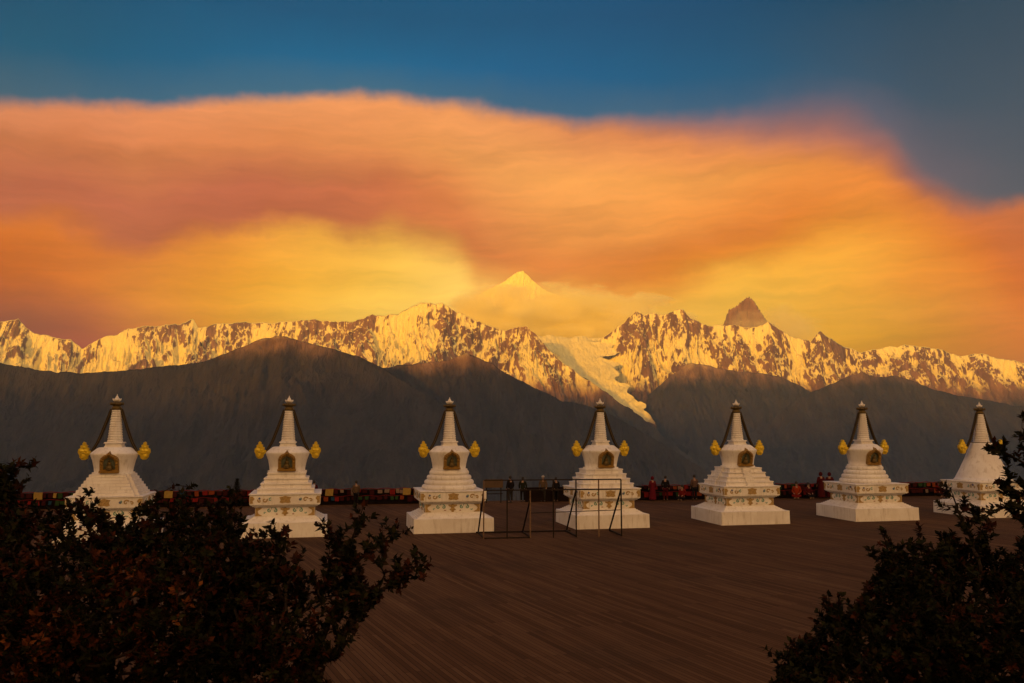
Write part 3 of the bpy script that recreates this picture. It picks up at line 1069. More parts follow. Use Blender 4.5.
def stupa(x, y, rz, kind, label, bell=False):
    W = M['white']
    t = empty("stupa", (x, y, 0), rz, label, "stupa", "white stupas lined up across the plaza")
    t.scale = (0.972, 0.972, 0.972)

    def part(key, name, fn, mats, bevel=0.0, parent=None):
        return new_obj(name, shared(key, name, fn, mats, bevel), parent or t)

    part('plinth', 'plinth', lambda: MB().frustum(-0.02, 0.64, 1.82, 1.81), W, 0.018)

    def base():
        b = MB()
        for i, (h, z0, z1) in enumerate(((1.66, 0.64, 0.70), (1.58, 0.70, 0.77), (1.50, 0.77, 0.84), (1.42, 0.84, 0.91), (1.34, 0.91, 0.985))):
            b.frustum(z0, z1, h, h - 0.035)
        return b
    part('base', 'stepped_base', base, W, 0.01)
    w = part('waist', 'waist', lambda: MB().frustum(0.985, 1.41, 1.255, 1.262), W, 0.008)
    part('motif_waist', 'painted_pattern', motif_waist, [M['worn_ochre'], M['worn_teal'], M['worn_red']], 0, w)

    def slab():
        b = MB()
        for h, z0, z1 in ((1.31, 1.41, 1.45), (1.38, 1.45, 1.495), (1.45, 1.495, 1.535), (1.49, 1.535, 1.955), (1.53, 1.955, 2.0)):
            b.frustum(z0, z1, h, h)
        return b
    c = part('slab', 'cornice', slab, W, 0.012)
    part('motif_band%d' % (hash(kind) % 1), 'painted_pattern', motif_band, [M['worn_ochre'], M['worn_blue'], M['worn_red'], M['worn_teal']], 0, c)
    if bell:
        def bellm():
            pr = [(1.46, 2.0), (1.47, 2.05), (1.42, 2.09)]
            for i in range(17):
                q = i / 16
                pr.append((0.56 + 0.86 * (1 - q) ** 1.45 + 0.04 * math.sin(q * math.pi), 2.09 + q * 1.86))
            pr += [(0.50, 3.97), (0.42, 4.02)]
            return MB().lathe(pr, 64)
        part('bell', 'bell_dome', bellm, W)
    else:
        part('terrace_' + kind, 'terrace', lambda: terraces(kind), W, 0.012 if kind != 'round' else 0)
        part('vase', 'dome', lambda: MB().lathe([(0.86, 2.80), (0.86, 2.86), (0.775, 2.87), (0.80, 3.05), (0.86, 3.30), (0.93, 3.47), (0.965, 3.56), (0.965, 3.61), (0.93, 3.65),
                                                   (0.78, 3.80), (0.68, 3.89), (0.62, 3.92), (0.58, 3.925)], 64), W)
        nf = part('niche', 'niche', niche_frame, M['ochre'])
        nf.location = (0, -0.80, 2.82)
        nf.rotation_euler = (R(13.5), 0, 0)
        part('niche_panel', 'niche_panel', lambda: MB().prism([(-0.27, 0.09), (0.27, 0.09), (0.27, 0.46), (0.22, 0.56), (0, 0.70), (-0.22, 0.56), (-0.27, 0.46)], (0, 0.03, 0), (1, 0, 0), (0, 0, 1), 0.01), M['greygreen'], 0, nf)
        part('niche_figure', 'seated_figure', niche_figure, M['bronze'], 0, nf)

    def harm():
        b = MB()
        b.frustum(3.915, 4.00, 0.36, 0.36)
        b.frustum(4.00, 4.14, 0.33, 0.33)
        b.frustum(4.14, 4.21, 0.385, 0.36)
        return b
    if not bell:
        part('harmika', 'harmika', harm, W, 0.012)

    def cone():
        pr = []
        for i in range(13):
            q0, q1 = i / 13, (i + 1) / 13
            za, zb = 4.20 + 1.28 * q0, 4.20 + 1.28 * q1
            r = 0.315 - 0.135 * q0
            d = zb - za
            pr += [(r - 0.03, za), (r, za + d * 0.18), (r + 0.004, za + d * 0.5), (r - 0.004, za + d * 0.82), (r - 0.034, zb)]
        return MB().lathe(pr, 32)

    def cone_bell():
        pr = [(0.50, 3.98)]
        for i in range(13):
            q0, q1 = i / 13, (i + 1) / 13
            za, zb = 3.99 + 1.49 * q0, 3.99 + 1.49 * q1
            r = 0.42 - 0.25 * q0
            d = zb - za
            pr += [(r - 0.02, za), (r, za + d * 0.18), (r + 0.002, za + d * 0.5), (r - 0.006, za + d * 0.82), (r - 0.024, zb)]
        return MB().lathe(pr, 32)
    part('cone_bell' if bell else 'cone', 'spire', cone_bell if bell else cone, W)
    if bell:
        part('girdle', 'girdle', lambda: MB().lathe([(0.46, 3.955), (0.50, 3.965), (0.50, 4.01), (0.46, 4.02)], 40), M['bronze'])

    def umb():
        b = MB()
        b.lathe([(0.15, 5.46), (0.19, 5.47), (0.215, 5.52), (0.20, 5.60), (0.16, 5.63), (0.17, 5.66), (0.26, 5.72), (0.265, 5.76), (0.20, 5.80), (0.12, 5.86)], 28)
        for k in range(8):
            a = k * math.pi / 4
            b.ball((0.25 * math.cos(a), 0.25 * math.sin(a), 5.755), 0.05, 0, 8, 5, (1, 1, 1.5))
        return b
    part('umbrella', 'umbrella', umb, M['bronze'])

    def fin():
        b = MB()
        pts = []
        for k in range(13):
            a = math.pi * (1.0 + k / 12)
            pts.append((0.17 * math.cos(a), 0, 6.02 + 0.13 * math.sin(a)))
        b.tube(pts, [0.012 + 0.05 * math.sin(math.pi * k / 12) for k in range(13)], 8)
        b.ball((0, 0, 5.95), 0.11, 0, 14, 8, (1.25, 1.1, 0.9))
        b.ball((0, 0, 6.05), 0.075, 0, 12, 8)
        b.lathe([(0.05, 6.10), (0.022, 6.16), (0.008, 6.24)], 10)
        return b
    part('finial', 'finial', fin, M['white'] if kind not in ('stair6', 'bell') else M['bronze'])
    for s in (0, 1):
        st = part('streamer', 'streamer', streamer_mesh, [M['braid'], M['bronze']])
        st.rotation_euler = (0, 0, math.pi * s)
        og = part('ornament', 'gilded_ornament', ornament, M['gold'], 0)
        og.location = ((1.20, -1.20)[s], 0, 3.60)
        og.rotation_euler = (0, 0, math.pi * (1 - s))
        og.scale = (0.80, 0.9, 0.85)
    return t


K_ROW = 0.24
D0 = 41.0
SPEC = [(119.3, 'fine', "white stupa with seven fine steps, half hidden behind the left shrub, leftmost of the row"),
        (290.5, 'square', "white stupa with square steps and a niche facing straight out, second from left"),
        (450, 'round', "white stupa on round tiers beside the left end of the steel frame"),
        (599.5, 'notched', "white stupa with chamfered tiers standing directly behind the steel frame"),
        (734.7, 'stair', "white stupa with a stair up its square tiers, first right of the steel frame"),
        (859.6, 'round', "white stupa on round tiers beside the bell-shaped one, sixth from left"),
        (976.3, 'bell', "white bell-shaped stupa without a niche, rightmost of the row")]
for px, kind, label in SPEC:
    u = (px - 512) / F_PX
    d = D0 / (1 - K_ROW * u)
    stupa(u * d * 1.004, d, R(12.0), kind, label, kind == 'bell')


# ------------------------------------------------------------------ steel frame in front of the middle stupas
def steel_frame():
    t = empty("steel_frame", (0, 0, 0), 0, "long frame of thin rusty steel posts, rails and braces between two stupas", "frame")
    a = Vector((-1.17, 36.5, 0))
    e = Vector((4.63, 37.4, 0))
    dr = (e - a) / 6
    bk = Vector((-dr.y, dr.x, 0)).normalized()
    tops = (2.38, 1.99, 1.98, 2.38, 2.38, 2.38, 2.38)
    for i in range(7):
        p = a + dr * i
        m = M['steel_light'] if i in (2, 5, 0) else M['steel']
        MB().bar(p, p + Vector((0, 0, tops[i])), 0.055, None, 0).build("post", m, t)
    b = MB().bar(a + Vector((0, 0, 2.39)), e + Vector((0, 0, 2.39)), 0.045)
    b.build("rail", M['steel'], t)
    MB().bar(a + Vector((0, 0.0, 1.98)) - bk * 0.05, e + Vector((0, 0, 1.98)) - bk * 0.05, 0.05).build("rail", M['steel'], t)
    MB().bar(a + dr * 2 + Vector((0, 0.0, 1.02)) + bk * 0.05, e + Vector((0, 0, 1.10)) + bk * 0.05, 0.03).build("rail", M['steel'], t)
    MB().bar(a + bk * 2.0 + Vector((0, 0, 0.04)) - dr * 0.1, a + dr * 4.2 + bk * 2.0 + Vector((0, 0, 0.04)), 0.06).build("ground_rail", M['steel'], t)
    MB().bar(a + Vector((0, 0, 0.03)), a + dr * 2 + Vector((0, 0, 0.03)), 0.05).build("ground_rail", M['steel'], t)
    for i in (0, 2, 4, 6):
        p = a + dr * i
        top = 1.94 if i != 2 else 1.6
        MB().bar(p + Vector((0, 0, top)) + bk * 0.03, p + bk * 1.95 + Vector((0, 0, 0.05)), 0.055).build("brace", M['steel'], t)
        MB().bar(p + Vector((0, 0, 0.05)) + bk * 0.03, p + bk * 1.95 + Vector((0, 0, 0.045)), 0.06).build("foot_bar", M['steel'], t)
    MB().box(a + Vector((0.06, -0.06, 1.80)), (0.1, 0.04, 0.32)).build("tag_plate", M['white'], t)


steel_frame()


# ------------------------------------------------------------------ parapet and prayer flags
def cloth(name, col, var=0.2):
    return simple(name, col, 0.85, 0, var, 8.0, spec=0.1)


FLAG = {'red': cloth("red_cloth", (0.16, 0.010, 0.009)), 'dark': cloth("maroon_cloth", (0.035, 0.005, 0.005)), 'yellow': cloth("yellow_cloth", (0.30, 0.20, 0.05)),
        'white': cloth("white_cloth", (0.17, 0.115, 0.09)), 'green': cloth("green_cloth", (0.02, 0.045, 0.015)), 'blue': cloth("blue_cloth", (0.012, 0.04, 0.075)),
        'orange': cloth("orange_cloth", (0.17, 0.035, 0.010))}


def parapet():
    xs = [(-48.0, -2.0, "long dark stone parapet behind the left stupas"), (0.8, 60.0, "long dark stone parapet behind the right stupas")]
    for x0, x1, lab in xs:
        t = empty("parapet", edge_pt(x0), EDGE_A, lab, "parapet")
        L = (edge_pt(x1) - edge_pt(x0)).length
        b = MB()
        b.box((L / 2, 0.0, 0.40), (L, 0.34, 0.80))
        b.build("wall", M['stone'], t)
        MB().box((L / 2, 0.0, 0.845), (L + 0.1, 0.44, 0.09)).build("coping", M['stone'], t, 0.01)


parapet()


def flag_line(x0, x1, label, seed, dens=0.5, big=()):
    rnd = random.Random(seed)
    p0, p1 = edge_pt(x0, 0.36, 0.0), edge_pt(x1, 0.36, 0.0)
    L = (p1 - p0).length
    t = empty("prayer_flag_line", p0, EDGE_A, label, "prayer flags", "prayer flag lines on the parapet")
    for row, (z, st) in enumerate(((0.98, dens), (0.56, dens * 1.2))):
        pts = []
        n = max(6, int(L / 0.5))
        for i in range(n + 1):
            pts.append((L * i / n, -0.03 * row, z - 0.06 * math.sin(math.pi * (i * 0.5 % 1))))
        MB().tube(pts, 0.022 if row == 0 else 0.014, 5).build("cord", FLAG['red'], t)
        x = 0.15
        while x < L - 0.3:
            w = rnd.uniform(0.16, 0.34)
            h = rnd.uniform(0.18, 0.30)
            c = rnd.choices(('red', 'dark', 'green', 'white', 'orange', 'blue', 'yellow'), (4, 8, 1.4, 1.1, 1.0, 0.4, 0.3))[0]
            flag(t, x, z - rnd.uniform(0.02, 0.10), w, h, FLAG[c], rnd)
            x += w + rnd.uniform(0.02, 0.22)
    for bx, c in big:
        flag(t, bx, 0.97, 0.46, 0.40, FLAG[c], rnd, -0.07)


def flag(t, x, z, w, h, m, rnd, y=-0.03):
    b = MB()
    ph = rnd.uniform(0, 6)
    v, f = [], []
    nx, nz = 5, 4
    for s in (0, 1):
        for j in range(nz + 1):
            for i in range(nx + 1):
                fx, fz = i / nx, j / nz
                yy = y - 0.02 * math.sin(fx * 6 + ph) * fz - 0.025 * fz + 0.008 * s
                v.append((x + fx * w + 0.01 * math.sin(fz * 4 + ph), yy, z - fz * h - 0.012 * math.sin(fx * 3.1)))
    N = (nx + 1) * (nz + 1)
    for j in range(nz):
        for i in range(nx):
            a = j * (nx + 1) + i
            f.append((a, a + nx + 1, a + nx + 2, a + 1))
            f.append((N + a, N + a + 1, N + a + nx + 2, N + a + nx + 1))
    b.add(v, f, 0, True)
    return b.build("flag", m, t)


flag_line(-30.5, -24.6, "red prayer flag line left of the leftmost stupa", 1, 0.5, ((1.2, 'white'), (3.5, 'yellow')))
flag_line(-22.0, -14.6, "red prayer flag line with one large pale yellow square between the first two stupas", 2, 0.5, ((1.85, 'yellow'),))
flag_line(-11.9, -5.6, "prayer flag line with two pale yellow squares beside the round-tiered third stupa", 3, 0.5, ((0.7, 'yellow'), (5.3, 'yellow'), (2.2, 'white')))
flag_line(8.2, 13.0, "mostly maroon prayer flag line right of the stupa behind the steel frame", 4, 0.5)
flag_line(17.2, 21.8, "prayer flag line below the two people in maroon robes", 5, 0.5)
flag_line(26.0, 31.0, "maroon prayer flag line left of the bell-shaped stupa", 6, 0.5)


# ------------------------------------------------------------------ people
def skin_mesh(name, verts, edges, radii, material, root=0, sub=1):
    me = bpy.data.meshes.new(name + "_sk")
    me.from_pydata(verts, edges, [])
    o = bpy.data.objects.new(name + "_sk", me)
    COL.objects.link(o)
    md = o.modifiers.new("s", 'SKIN')
    md.use_smooth_shade = True
    for i, d in enumerate(me.skin_vertices[0].data):
        d.radius = radii[i] if hasattr(radii[i], '__len__') else (radii[i], radii[i])
        d.use_root = (i == root)
    o.modifiers.new("u", 'SUBSURF').levels = sub
    dg = bpy.context.evaluated_depsgraph_get()
    ev = o.evaluated_get(dg)
    out = bpy.data.meshes.new_from_object(ev)
    out.name = name
    bpy.data.objects.remove(o)
    out.materials.clear()
    out.materials.append(material)
    for p in out.polygons:
        p.use_smooth = True
    return out


PM = {'skin': simple("skin", (0.30, 0.17, 0.11), 0.6), 'hair': simple("dark_hair", (0.012, 0.010, 0.009), 0.6), 'shoe': simple("shoe_leather", (0.02, 0.018, 0.016), 0.6),
      'maroon': cloth("maroon_wool", (0.055, 0.005, 0.007)), 'red': cloth("red_fabric", (0.14, 0.010, 0.008)), 'magenta': cloth("crimson_fabric", (0.10, 0.006, 0.014)),
      'dark': cloth("black_jacket", (0.010, 0.008, 0.009)), 'green': cloth("olive_jacket", (0.016, 0.018, 0.009)), 'tan': cloth("tan_jacket", (0.10, 0.065, 0.04)),
      'orange': cloth("orange_fabric", (0.25, 0.03, 0.008)), 'grey': cloth("grey_trousers", (0.03, 0.026, 0.024)), 'pale': cloth("pale_cloth", (0.45, 0.40, 0.36)),
      'teal': cloth("teal_fabric", (0.01, 0.05, 0.06)), 'pink': cloth("dusty_pink_jacket", (0.10, 0.06, 0.05))}


def person(x, off, facing, label, top, legs, pose='stand', robe=False, hat=None, h=1.7, pack=None, z=0.0, loc=None):
    """facing: yaw, 0 = looking away from the camera across the valley"""
    p = loc if loc is not None else edge_pt(x, off, z)
    t = empty("person", p, facing, label, "person")
    k = h * 0.93 / 1.7
    sit = pose == 'sit'
    hip = 0.88 if not sit else 0.24
    V, E, Rr = [], [], []

    def add(co, r, par=None):
        V.append((co[0] * k, co[1] * k, co[2] * k))
        Rr.append(r * k if not hasattr(r, '__len__') else (r[0] * k, r[1] * k))
        if par is not None:
            E.append((par, len(V) - 1))
        return len(V) - 1
    pel = add((0, 0, hip), (0.15, 0.11))
    wa = add((0, 0.0, hip + 0.18), (0.135, 0.095), pel)
    ch = add((0, 0.01, hip + 0.40), (0.165, 0.11), wa)
    ne = add((0, 0.02, hip + 0.57), 0.055, ch)
    jw = add((0, 0.035, hip + 0.64), (0.065, 0.075), ne)
    hd = add((0, 0.03, hip + 0.73), (0.076, 0.09), jw)
    add((0, 0.02, hip + 0.80), (0.06, 0.07), hd)
    add((0, 0.125, hip + 0.685), 0.014, jw)                          # nose
    arms, legsl = [], []
    for s in (-1, 1):
        add((s * 0.085, 0.02, hip + 0.70), 0.016, hd)                # ear
        sh = add((s * 0.185, 0.0, hip + 0.49), 0.058, ch)
        el = add((s * 0.25, -0.02, hip + 0.24), 0.044, sh)
        wr = add((s * 0.23, 0.10, hip + 0.03) if not sit else (s * 0.16, 0.24, hip + 0.12), 0.03, el)
        dx = Vector((0, 0.05, -0.09)) if not sit else Vector((-s * 0.05, 0.07, -0.03))
        w = Vector(V[wr]) / k
        pm = add(w + dx * 0.6, (0.034, 0.022), wr)
        for q in range(4):
            add(w + dx * (1.55 + 0.12 * (q in (1, 2))) + Vector((0, (q - 1.5) * 0.018, (q - 1.5) * 0.008)), 0.0085, pm)
        add(w + dx * 0.9 + Vector((-s * 0.02, 0.045, 0)), 0.0095, wr)
        arms.append((sh, el, wr))
        hj = add((s * 0.095, 0, hip - 0.06), 0.088, pel)
        if not sit:
            kn = add((s * 0.105, 0.015, 0.47), 0.058, hj)
            an = add((s * 0.11, -0.02, 0.09), 0.04, kn)
            add((s * 0.12, 0.13, 0.04), (0.042, 0.03), an)
        else:
            kn = add((s * 0.26, 0.34, 0.24), 0.06, hj)
            an = add((-s * 0.06, 0.34, 0.09), 0.042, kn)
            add((-s * 0.16, 0.38, 0.06), (0.035, 0.03), an)
        legsl.append((hj, kn, an))
    new_obj("body", skin_mesh("body", V, E, Rr, PM['skin']), t)
    Vv = [Vector(v) for v in V]
    # jacket: torso and sleeves over the body
    jv = [Vv[pel] + Vector((0, 0, -0.10 * k)), Vv[wa], Vv[ch], Vv[ne] - Vector((0, 0, 0.03 * k))]
    je = [(0, 1), (1, 2), (2, 3)]
    jr = [(0.19 * k, 0.15 * k), (0.17 * k, 0.13 * k), (0.195 * k, 0.135 * k), (0.075 * k, 0.075 * k)]
    for sh, el, wr in arms:
        n = len(jv)
        jv += [Vv[sh], Vv[el], Vv[wr]]
        je += [(2, n), (n, n + 1), (n + 1, n + 2)]
        jr += [0.078 * k, 0.066 * k, 0.05 * k]
    new_obj("jacket", skin_mesh("jacket", jv, je, jr, PM[top]), t)
    if robe:
        b = MB()
        b.lathe([(0.26 * k, 0.10), (0.25 * k, 0.3 * k), (0.21 * k, 0.6 * k), (0.185 * k, hip * k), (0.16 * k, (hip + 0.16) * k)], 18)
        b.build("robe", PM[legs], t)
    else:
        tv, te, tr = [Vv[pel]], [], [(0.165 * k, 0.125 * k)]
        for hj, kn, an in legsl:
            n = len(tv)
            tv += [Vv[hj], Vv[kn], Vv[an] + Vector((0, 0, 0.015))]
            te += [(0, n), (n, n + 1), (n + 1, n + 2)]
            tr += [0.105 * k, 0.076 * k, 0.062 * k]
        new_obj("trousers", skin_mesh("trousers", tv, te, tr, PM[legs]), t)
    for hj, kn, an in legsl:
        a = Vv[an]
        if not sit:
            MB().ball((a.x, a.y + 0.07 * k, 0.05), 0.06 * k, 0, 10, 6, (0.85, 2.2, 0.8)).build("shoe", PM['shoe'], t)
    c = Vv[hd]
    b = MB()
    if hat == 'cap':
        b.ball((c.x, c.y, c.z + 0.035 * k), 0.112 * k, 0, 14, 8, (0.95, 1.05, 0.85))
        b.box((c.x, c.y + 0.13 * k, c.z + 0.03 * k), (0.15 * k, 0.14 * k, 0.015))
        b.build("cap", PM['pale'], t)
    elif hat == 'hood':
        b.ball((c.x, c.y - 0.015, c.z), 0.125 * k, 0, 14, 8, (1.0, 1.05, 1.2))
        b.build("hood", PM[top], t)
    else:
        b.ball((c.x, c.y - 0.022 * k, c.z + 0.02 * k), 0.105 * k, 0, 14, 8, (0.98, 1.05, 1.08))
        b.build("hair", PM['hair'], t)
    if pack:
        b = MB()
        b.frustum(hip * k + 0.08, hip * k + 0.52, 0.16 * k, 0.13 * k, 0, 0, -0.22 * k, 0.09 * k, 0.07 * k)
        b.build("backpack", PM[pack], t, 0.03)
    return t


def px_x(px, y=56.0):
    return (px - 512) / F_PX * y


def people():
    # on the open gap of the parapet and along it, watching the peaks
    person(px_x(542, 56), 0.1, R(170), "person in a white cap and tan jacket at the plaza edge behind the steel frame", 'tan', 'grey', hat='cap', h=1.72)
    person(px_x(554, 56), 0.3, R(20), "person in black at the plaza edge just left of the fourth stupa", 'dark', 'dark', h=1.62)
    person(px_x(522, 55.6), 0.2, R(-10), "person in an olive jacket standing behind the middle of the steel frame", 'green', 'dark', h=1.66)
    person(px_x(509, 55.6), 0.5, R(35), "person in black beside the tan board behind the steel frame", 'dark', 'grey', h=1.74)
    person(px_x(646, 57), 0.75, R(15), "person in a crimson hooded coat right of the fourth stupa", 'magenta', 'magenta', robe=True, hat='hood', h=1.62)
    person(px_x(659, 57), 0.75, R(-20), "person in a black jacket beside the crimson-coated person", 'dark', 'maroon', h=1.66)
    person(px_x(688, 57), 0.8, R(10), "person in a dusty pink jacket just left of the fifth stupa", 'pink', 'dark', h=1.72)
    person(px_x(675, 57), 0.9, R(140), "person sitting in a red jacket on the deck left of the fifth stupa", 'red', 'dark', pose='sit')
    person(px_x(811.5, 58.6), 0.8, R(8), "person in a maroon robe, left one of the pair beside the sixth stupa", 'maroon', 'maroon', robe=True, h=1.80, hat='hood')
    person(px_x(820.5, 58.6), 0.8, R(-15), "person in a maroon robe, right one of the pair beside the sixth stupa", 'maroon', 'maroon', robe=True, h=1.78, hat='hood')
    person(px_x(787, 58.2), 0.9, R(160), "person sitting in a bright orange jacket on the deck right of the fifth stupa", 'orange', 'red', pose='sit', h=1.9)
    person(px_x(799, 58.2), 0.9, R(200), "person sitting in a maroon jacket beside the one in orange", 'maroon', 'dark', pose='sit', h=1.8)
    person(px_x(360, 54), 0.75, R(25), "person in a tan jacket at the parapet between second and third stupa", 'tan', 'dark', h=1.55)
    person(px_x(321, 54), 0.75, R(-10), "person in a maroon jacket at the parapet right behind the second stupa", 'maroon', 'dark', h=1.6)
    person(px_x(930, 59.5), 0.9, R(190), "person sitting in a red jacket on the deck left of the bell-shaped stupa", 'red', 'dark', pose='sit', h=1.75)
    person(0, 0, R(20), "person in red with a teal backpack at the right edge, behind the shrub", 'red', 'red', robe=True, pack='teal', h=1.66, loc=Vector(((1025 - 512) / F_PX * 36.4, 36.4, 0)))


people()


def tan_board():
    p = edge_pt(px_x(493, 54.6), 0.4)
    t = empty("display_board", p, EDGE_A, "tan panel on dark wooden legs behind the left part of the steel frame", "display board")
    MB().box((0, 0, 1.18), (1.15, 0.06, 0.52)).build("panel", simple("tan_board", (0.085, 0.048, 0.024), 0.8), t, 0.01)
    for s in (-1, 1):
        MB().bar((s * 0.45, 0.06, 0), (s * 0.45, 0.06, 1.45), 0.07).build("leg", M['steel'], t)
    MB().bar((-0.55, 0.06, 0.55), (0.55, 0.06, 0.55), 0.05).build("crossbar", M['steel'], t)


tan_board()


# ------------------------------------------------------------------ shrubs and the small conifer
def leaf_mat(name, stops):
    m, T, b, out = mat(name)
    at_ = T.n('ShaderNodeAttribute', attribute_name='tone')
    c = T.ramp(at_.outputs['Fac'], stops)
    T.put(b.inputs['Base Color'], c)
    b.inputs['Roughness'].default_value = 0.75
    b.inputs['Specular IOR Level'].default_value = 0.06
    return m


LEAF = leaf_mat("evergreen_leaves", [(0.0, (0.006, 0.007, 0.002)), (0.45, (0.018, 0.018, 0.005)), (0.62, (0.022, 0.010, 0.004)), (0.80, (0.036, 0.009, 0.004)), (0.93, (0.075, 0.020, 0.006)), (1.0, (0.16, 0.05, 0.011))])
NEEDLE = leaf_mat("conifer_needles", [(0.0, (0.008, 0.009, 0.004)), (1.0, (0.020, 0.022, 0.009))])


def in_poly(px, py, poly):
    c = False
    n = len(poly)
    for i in range(n):
        x1, y1 = poly[i]
        x2, y2 = poly[(i + 1) % n]
        if (y1 > py) != (y2 > py) and px < (x2 - x1) * (py - y1) / (y2 - y1) + x1:
            c = not c
    return c


def edge_dist(px, py, poly):
    best = 1e9
    n = len(poly)
    for i in range(n):
        ax, ay = poly[i]
        bx, by = poly[(i + 1) % n]
        dx, dy = bx - ax, by - ay
        t = max(0, min(1, ((px - ax) * dx + (py - ay) * dy) / (dx * dx + dy * dy + 1e-9)))
        best = min(best, math.hypot(px - ax - t * dx, py - ay - t * dy))
    return best


def shrub(name, label, cat, root, outline, depth, thick, count, seed, leaf=0.056, sprays=(), red=0.3, hot=(), up=0.35, shoots=150):
    """leafy shrub: twig tips fill a volume, wired to the root by branching stems, each tip carries a whorl of leaves"""
    rnd = random.Random(seed)
    x0, x1 = min(p[0] for p in outline), max(p[0] for p in outline)
    y0, y1 = min(p[1] for p in outline), max(p[1] for p in outline)
    pts = []
    tries = 0
    cl = []
    while len(pts) < count and tries < count * 30:
        tries += 1
        if not cl or tries % 18 == 0:       # foliage comes in clumps with thinner places between
            cl.append((rnd.uniform(x0, x1), rnd.uniform(y0, y1), rnd.uniform(8, 20)))
        if rnd.random() < 0.8:
            cx, cy, cr = rnd.choice(cl[-40:])
            px, py = rnd.gauss(cx, cr), rnd.gauss(cy, cr)
        else:
            px, py = rnd.uniform(x0, x1), rnd.uniform(y0, y1)
        if not in_poly(px, py, outline):
            continue
        e = edge_dist(px, py, outline)
        th = thick * min(1.0, 0.25 + e / 70.0)
        d = depth + rnd.uniform(-th, th)
        pts.append((at(px, py, d), False))
    for sp in sprays:                       # loose shoots beyond the mass: (px, py, depth) chains
        prev = None
        for q in sp:
            c = at(q[0], q[1], q[2])
            if prev is not None:
                for s in range(1, 7):
                    base = prev.lerp(c, s / 6)
                    pts.append((base, True))
                    if s > 1:
                        for _ in range(2):
                            pts.append((base + Vector((rnd.gauss(0, 0.045), rnd.gauss(0, 0.06), rnd.gauss(0.015, 0.035))), False))
            prev = c
    n_o = len(outline)                      # short shoots breaking the outline
    for _ in range(shoots):
        i = rnd.randrange(n_o)
        (ax, ay), (bx, by) = outline[i], outline[(i + 1) % n_o]
        if min(ay, by) > 690 or rnd.random() > math.hypot(bx - ax, by - ay) / 60:
            continue
        f = rnd.random()
        ex, ey = ax + (bx - ax) * f, ay + (by - ay) * f
        L = math.hypot(bx - ax, by - ay) + 1e-6
        ox, oy = (by - ay) / L, -(bx - ax) / L
        if in_poly(ex + ox * 3, ey + oy * 3, outline):
            ox, oy = -ox, -oy
        ln = rnd.uniform(3, 9)
        d = depth + rnd.uniform(-0.2, 0.2) * thick
        for f2 in (0.3, 0.65, 1.0):
            pts.append((at(ex + ox * ln * f2, ey + (oy - 0.25) * ln * f2, d), f2 < 0.5))
    rootv = Vector(root)
    pts.sort(key=lambda q: (q[0] - rootv).length)
    nodes = np.zeros((len(pts) + 40, 3))
    par = [-1]
    nodes[0] = rootv
    n = 1
    cen = rootv.lerp(sum((q[0] for q in pts), Vector()) / len(pts), 0.5)
    for s in range(1, 7):                   # short main stem
        nodes[n] = rootv.lerp(cen, s / 6)
        par.append(n - 1)
        n += 1
    nstem = n
    dist0 = [0.0] * n
    for i in range(1, n):
        dist0[i] = dist0[par[i]] + np.linalg.norm(nodes[i] - nodes[par[i]])
    tips = []
    for p, bare in pts:
        pv = np.array(p)
        dd = np.linalg.norm(nodes[:n] - pv, axis=1)
        cost = dd + 0.25 * np.array(dist0) + 0.5 * np.clip(nodes[:n, 2] - pv[2], 0, None)
        j = int(np.argmin(cost))
        nodes[n] = pv
        par.append(j)
        dist0.append(dist0[j] + dd[j])
        if not bare:
            tips.append(n)
        n += 1
    load = [1.0] * n
    for i in range(n - 1, 0, -1):
        load[par[i]] += load[i]
    rad = [min(0.045, 0.0022 * l ** 0.42) for l in load]
    t = empty(name, root, 0, label, cat)
    b = MB()
    for i in range(1, n):
        a, c = Vector(nodes[par[i]]) - rootv, Vector(nodes[i]) - rootv
        L = (c - a).length
        if L < 1e-4:
            continue
        mid = a.lerp(c, 0.5) + Vector((rnd.gauss(0, 0.06), rnd.gauss(0, 0.06), -0.05)) * L
        b.tube([a, mid, c], [min(rad[par[i]], rad[i] * 1.6), rad[i] * 1.15, rad[i]], 4 if load[i] < 12 else 6)
    b.build("branches", M['bark'], t)
    # leaves
    V, Fc, tone = [], [], []
    for i in tips:
        p = Vector(nodes[i]) - rootv
        g = Vector(nodes[i]) - Vector(nodes[par[i]])
        g = (g.normalized() if g.length > 1e-4 else Vector((0, 0, 1))) + Vector((rnd.gauss(0, 0.25), rnd.gauss(0, 0.25), up + 0.25))
        g.normalize()
        a = g.cross(Vector((0.3, 0.8, 0.1))).normalized()
        bb = g.cross(a)
        wp = Vector(nodes[i])
        tb = rnd.random()
        whorl_red = tb < red
        hotness = 0.0
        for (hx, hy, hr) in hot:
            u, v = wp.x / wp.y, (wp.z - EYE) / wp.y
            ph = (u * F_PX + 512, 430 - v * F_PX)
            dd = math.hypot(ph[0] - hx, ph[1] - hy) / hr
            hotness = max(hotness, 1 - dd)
        for k in range(rnd.randint(10, 15)):
            an = k * 2.4 + rnd.uniform(-0.3, 0.3)
            tilt = rnd.uniform(0.35, 1.35)
            r = a * math.cos(an) + bb * math.sin(an)
            d = (g * math.cos(tilt) + r * math.sin(tilt)).normalized()
            side = d.cross(g)
            if side.length < 1e-3:
                side = a.copy()
            side.normalize()
            nn = side.cross(d)
            L = leaf * rnd.uniform(0.6, 1.15)
            w = L * rnd.uniform(0.25, 0.33)
            o = p - g * rnd.uniform(-0.01, 0.06)
            q = len(V)
            V += [o, o + d * L * 0.45 + side * w + nn * L * 0.05, o + d * L * 0.5 - nn * L * 0.02, o + d * L * 0.45 - side * w + nn * L * 0.05, o + d * L - nn * L * 0.12]
            Fc += [(q, q + 2, q + 1), (q, q + 3, q + 2), (q + 1, q + 2, q + 4), (q + 2, q + 3, q + 4)]
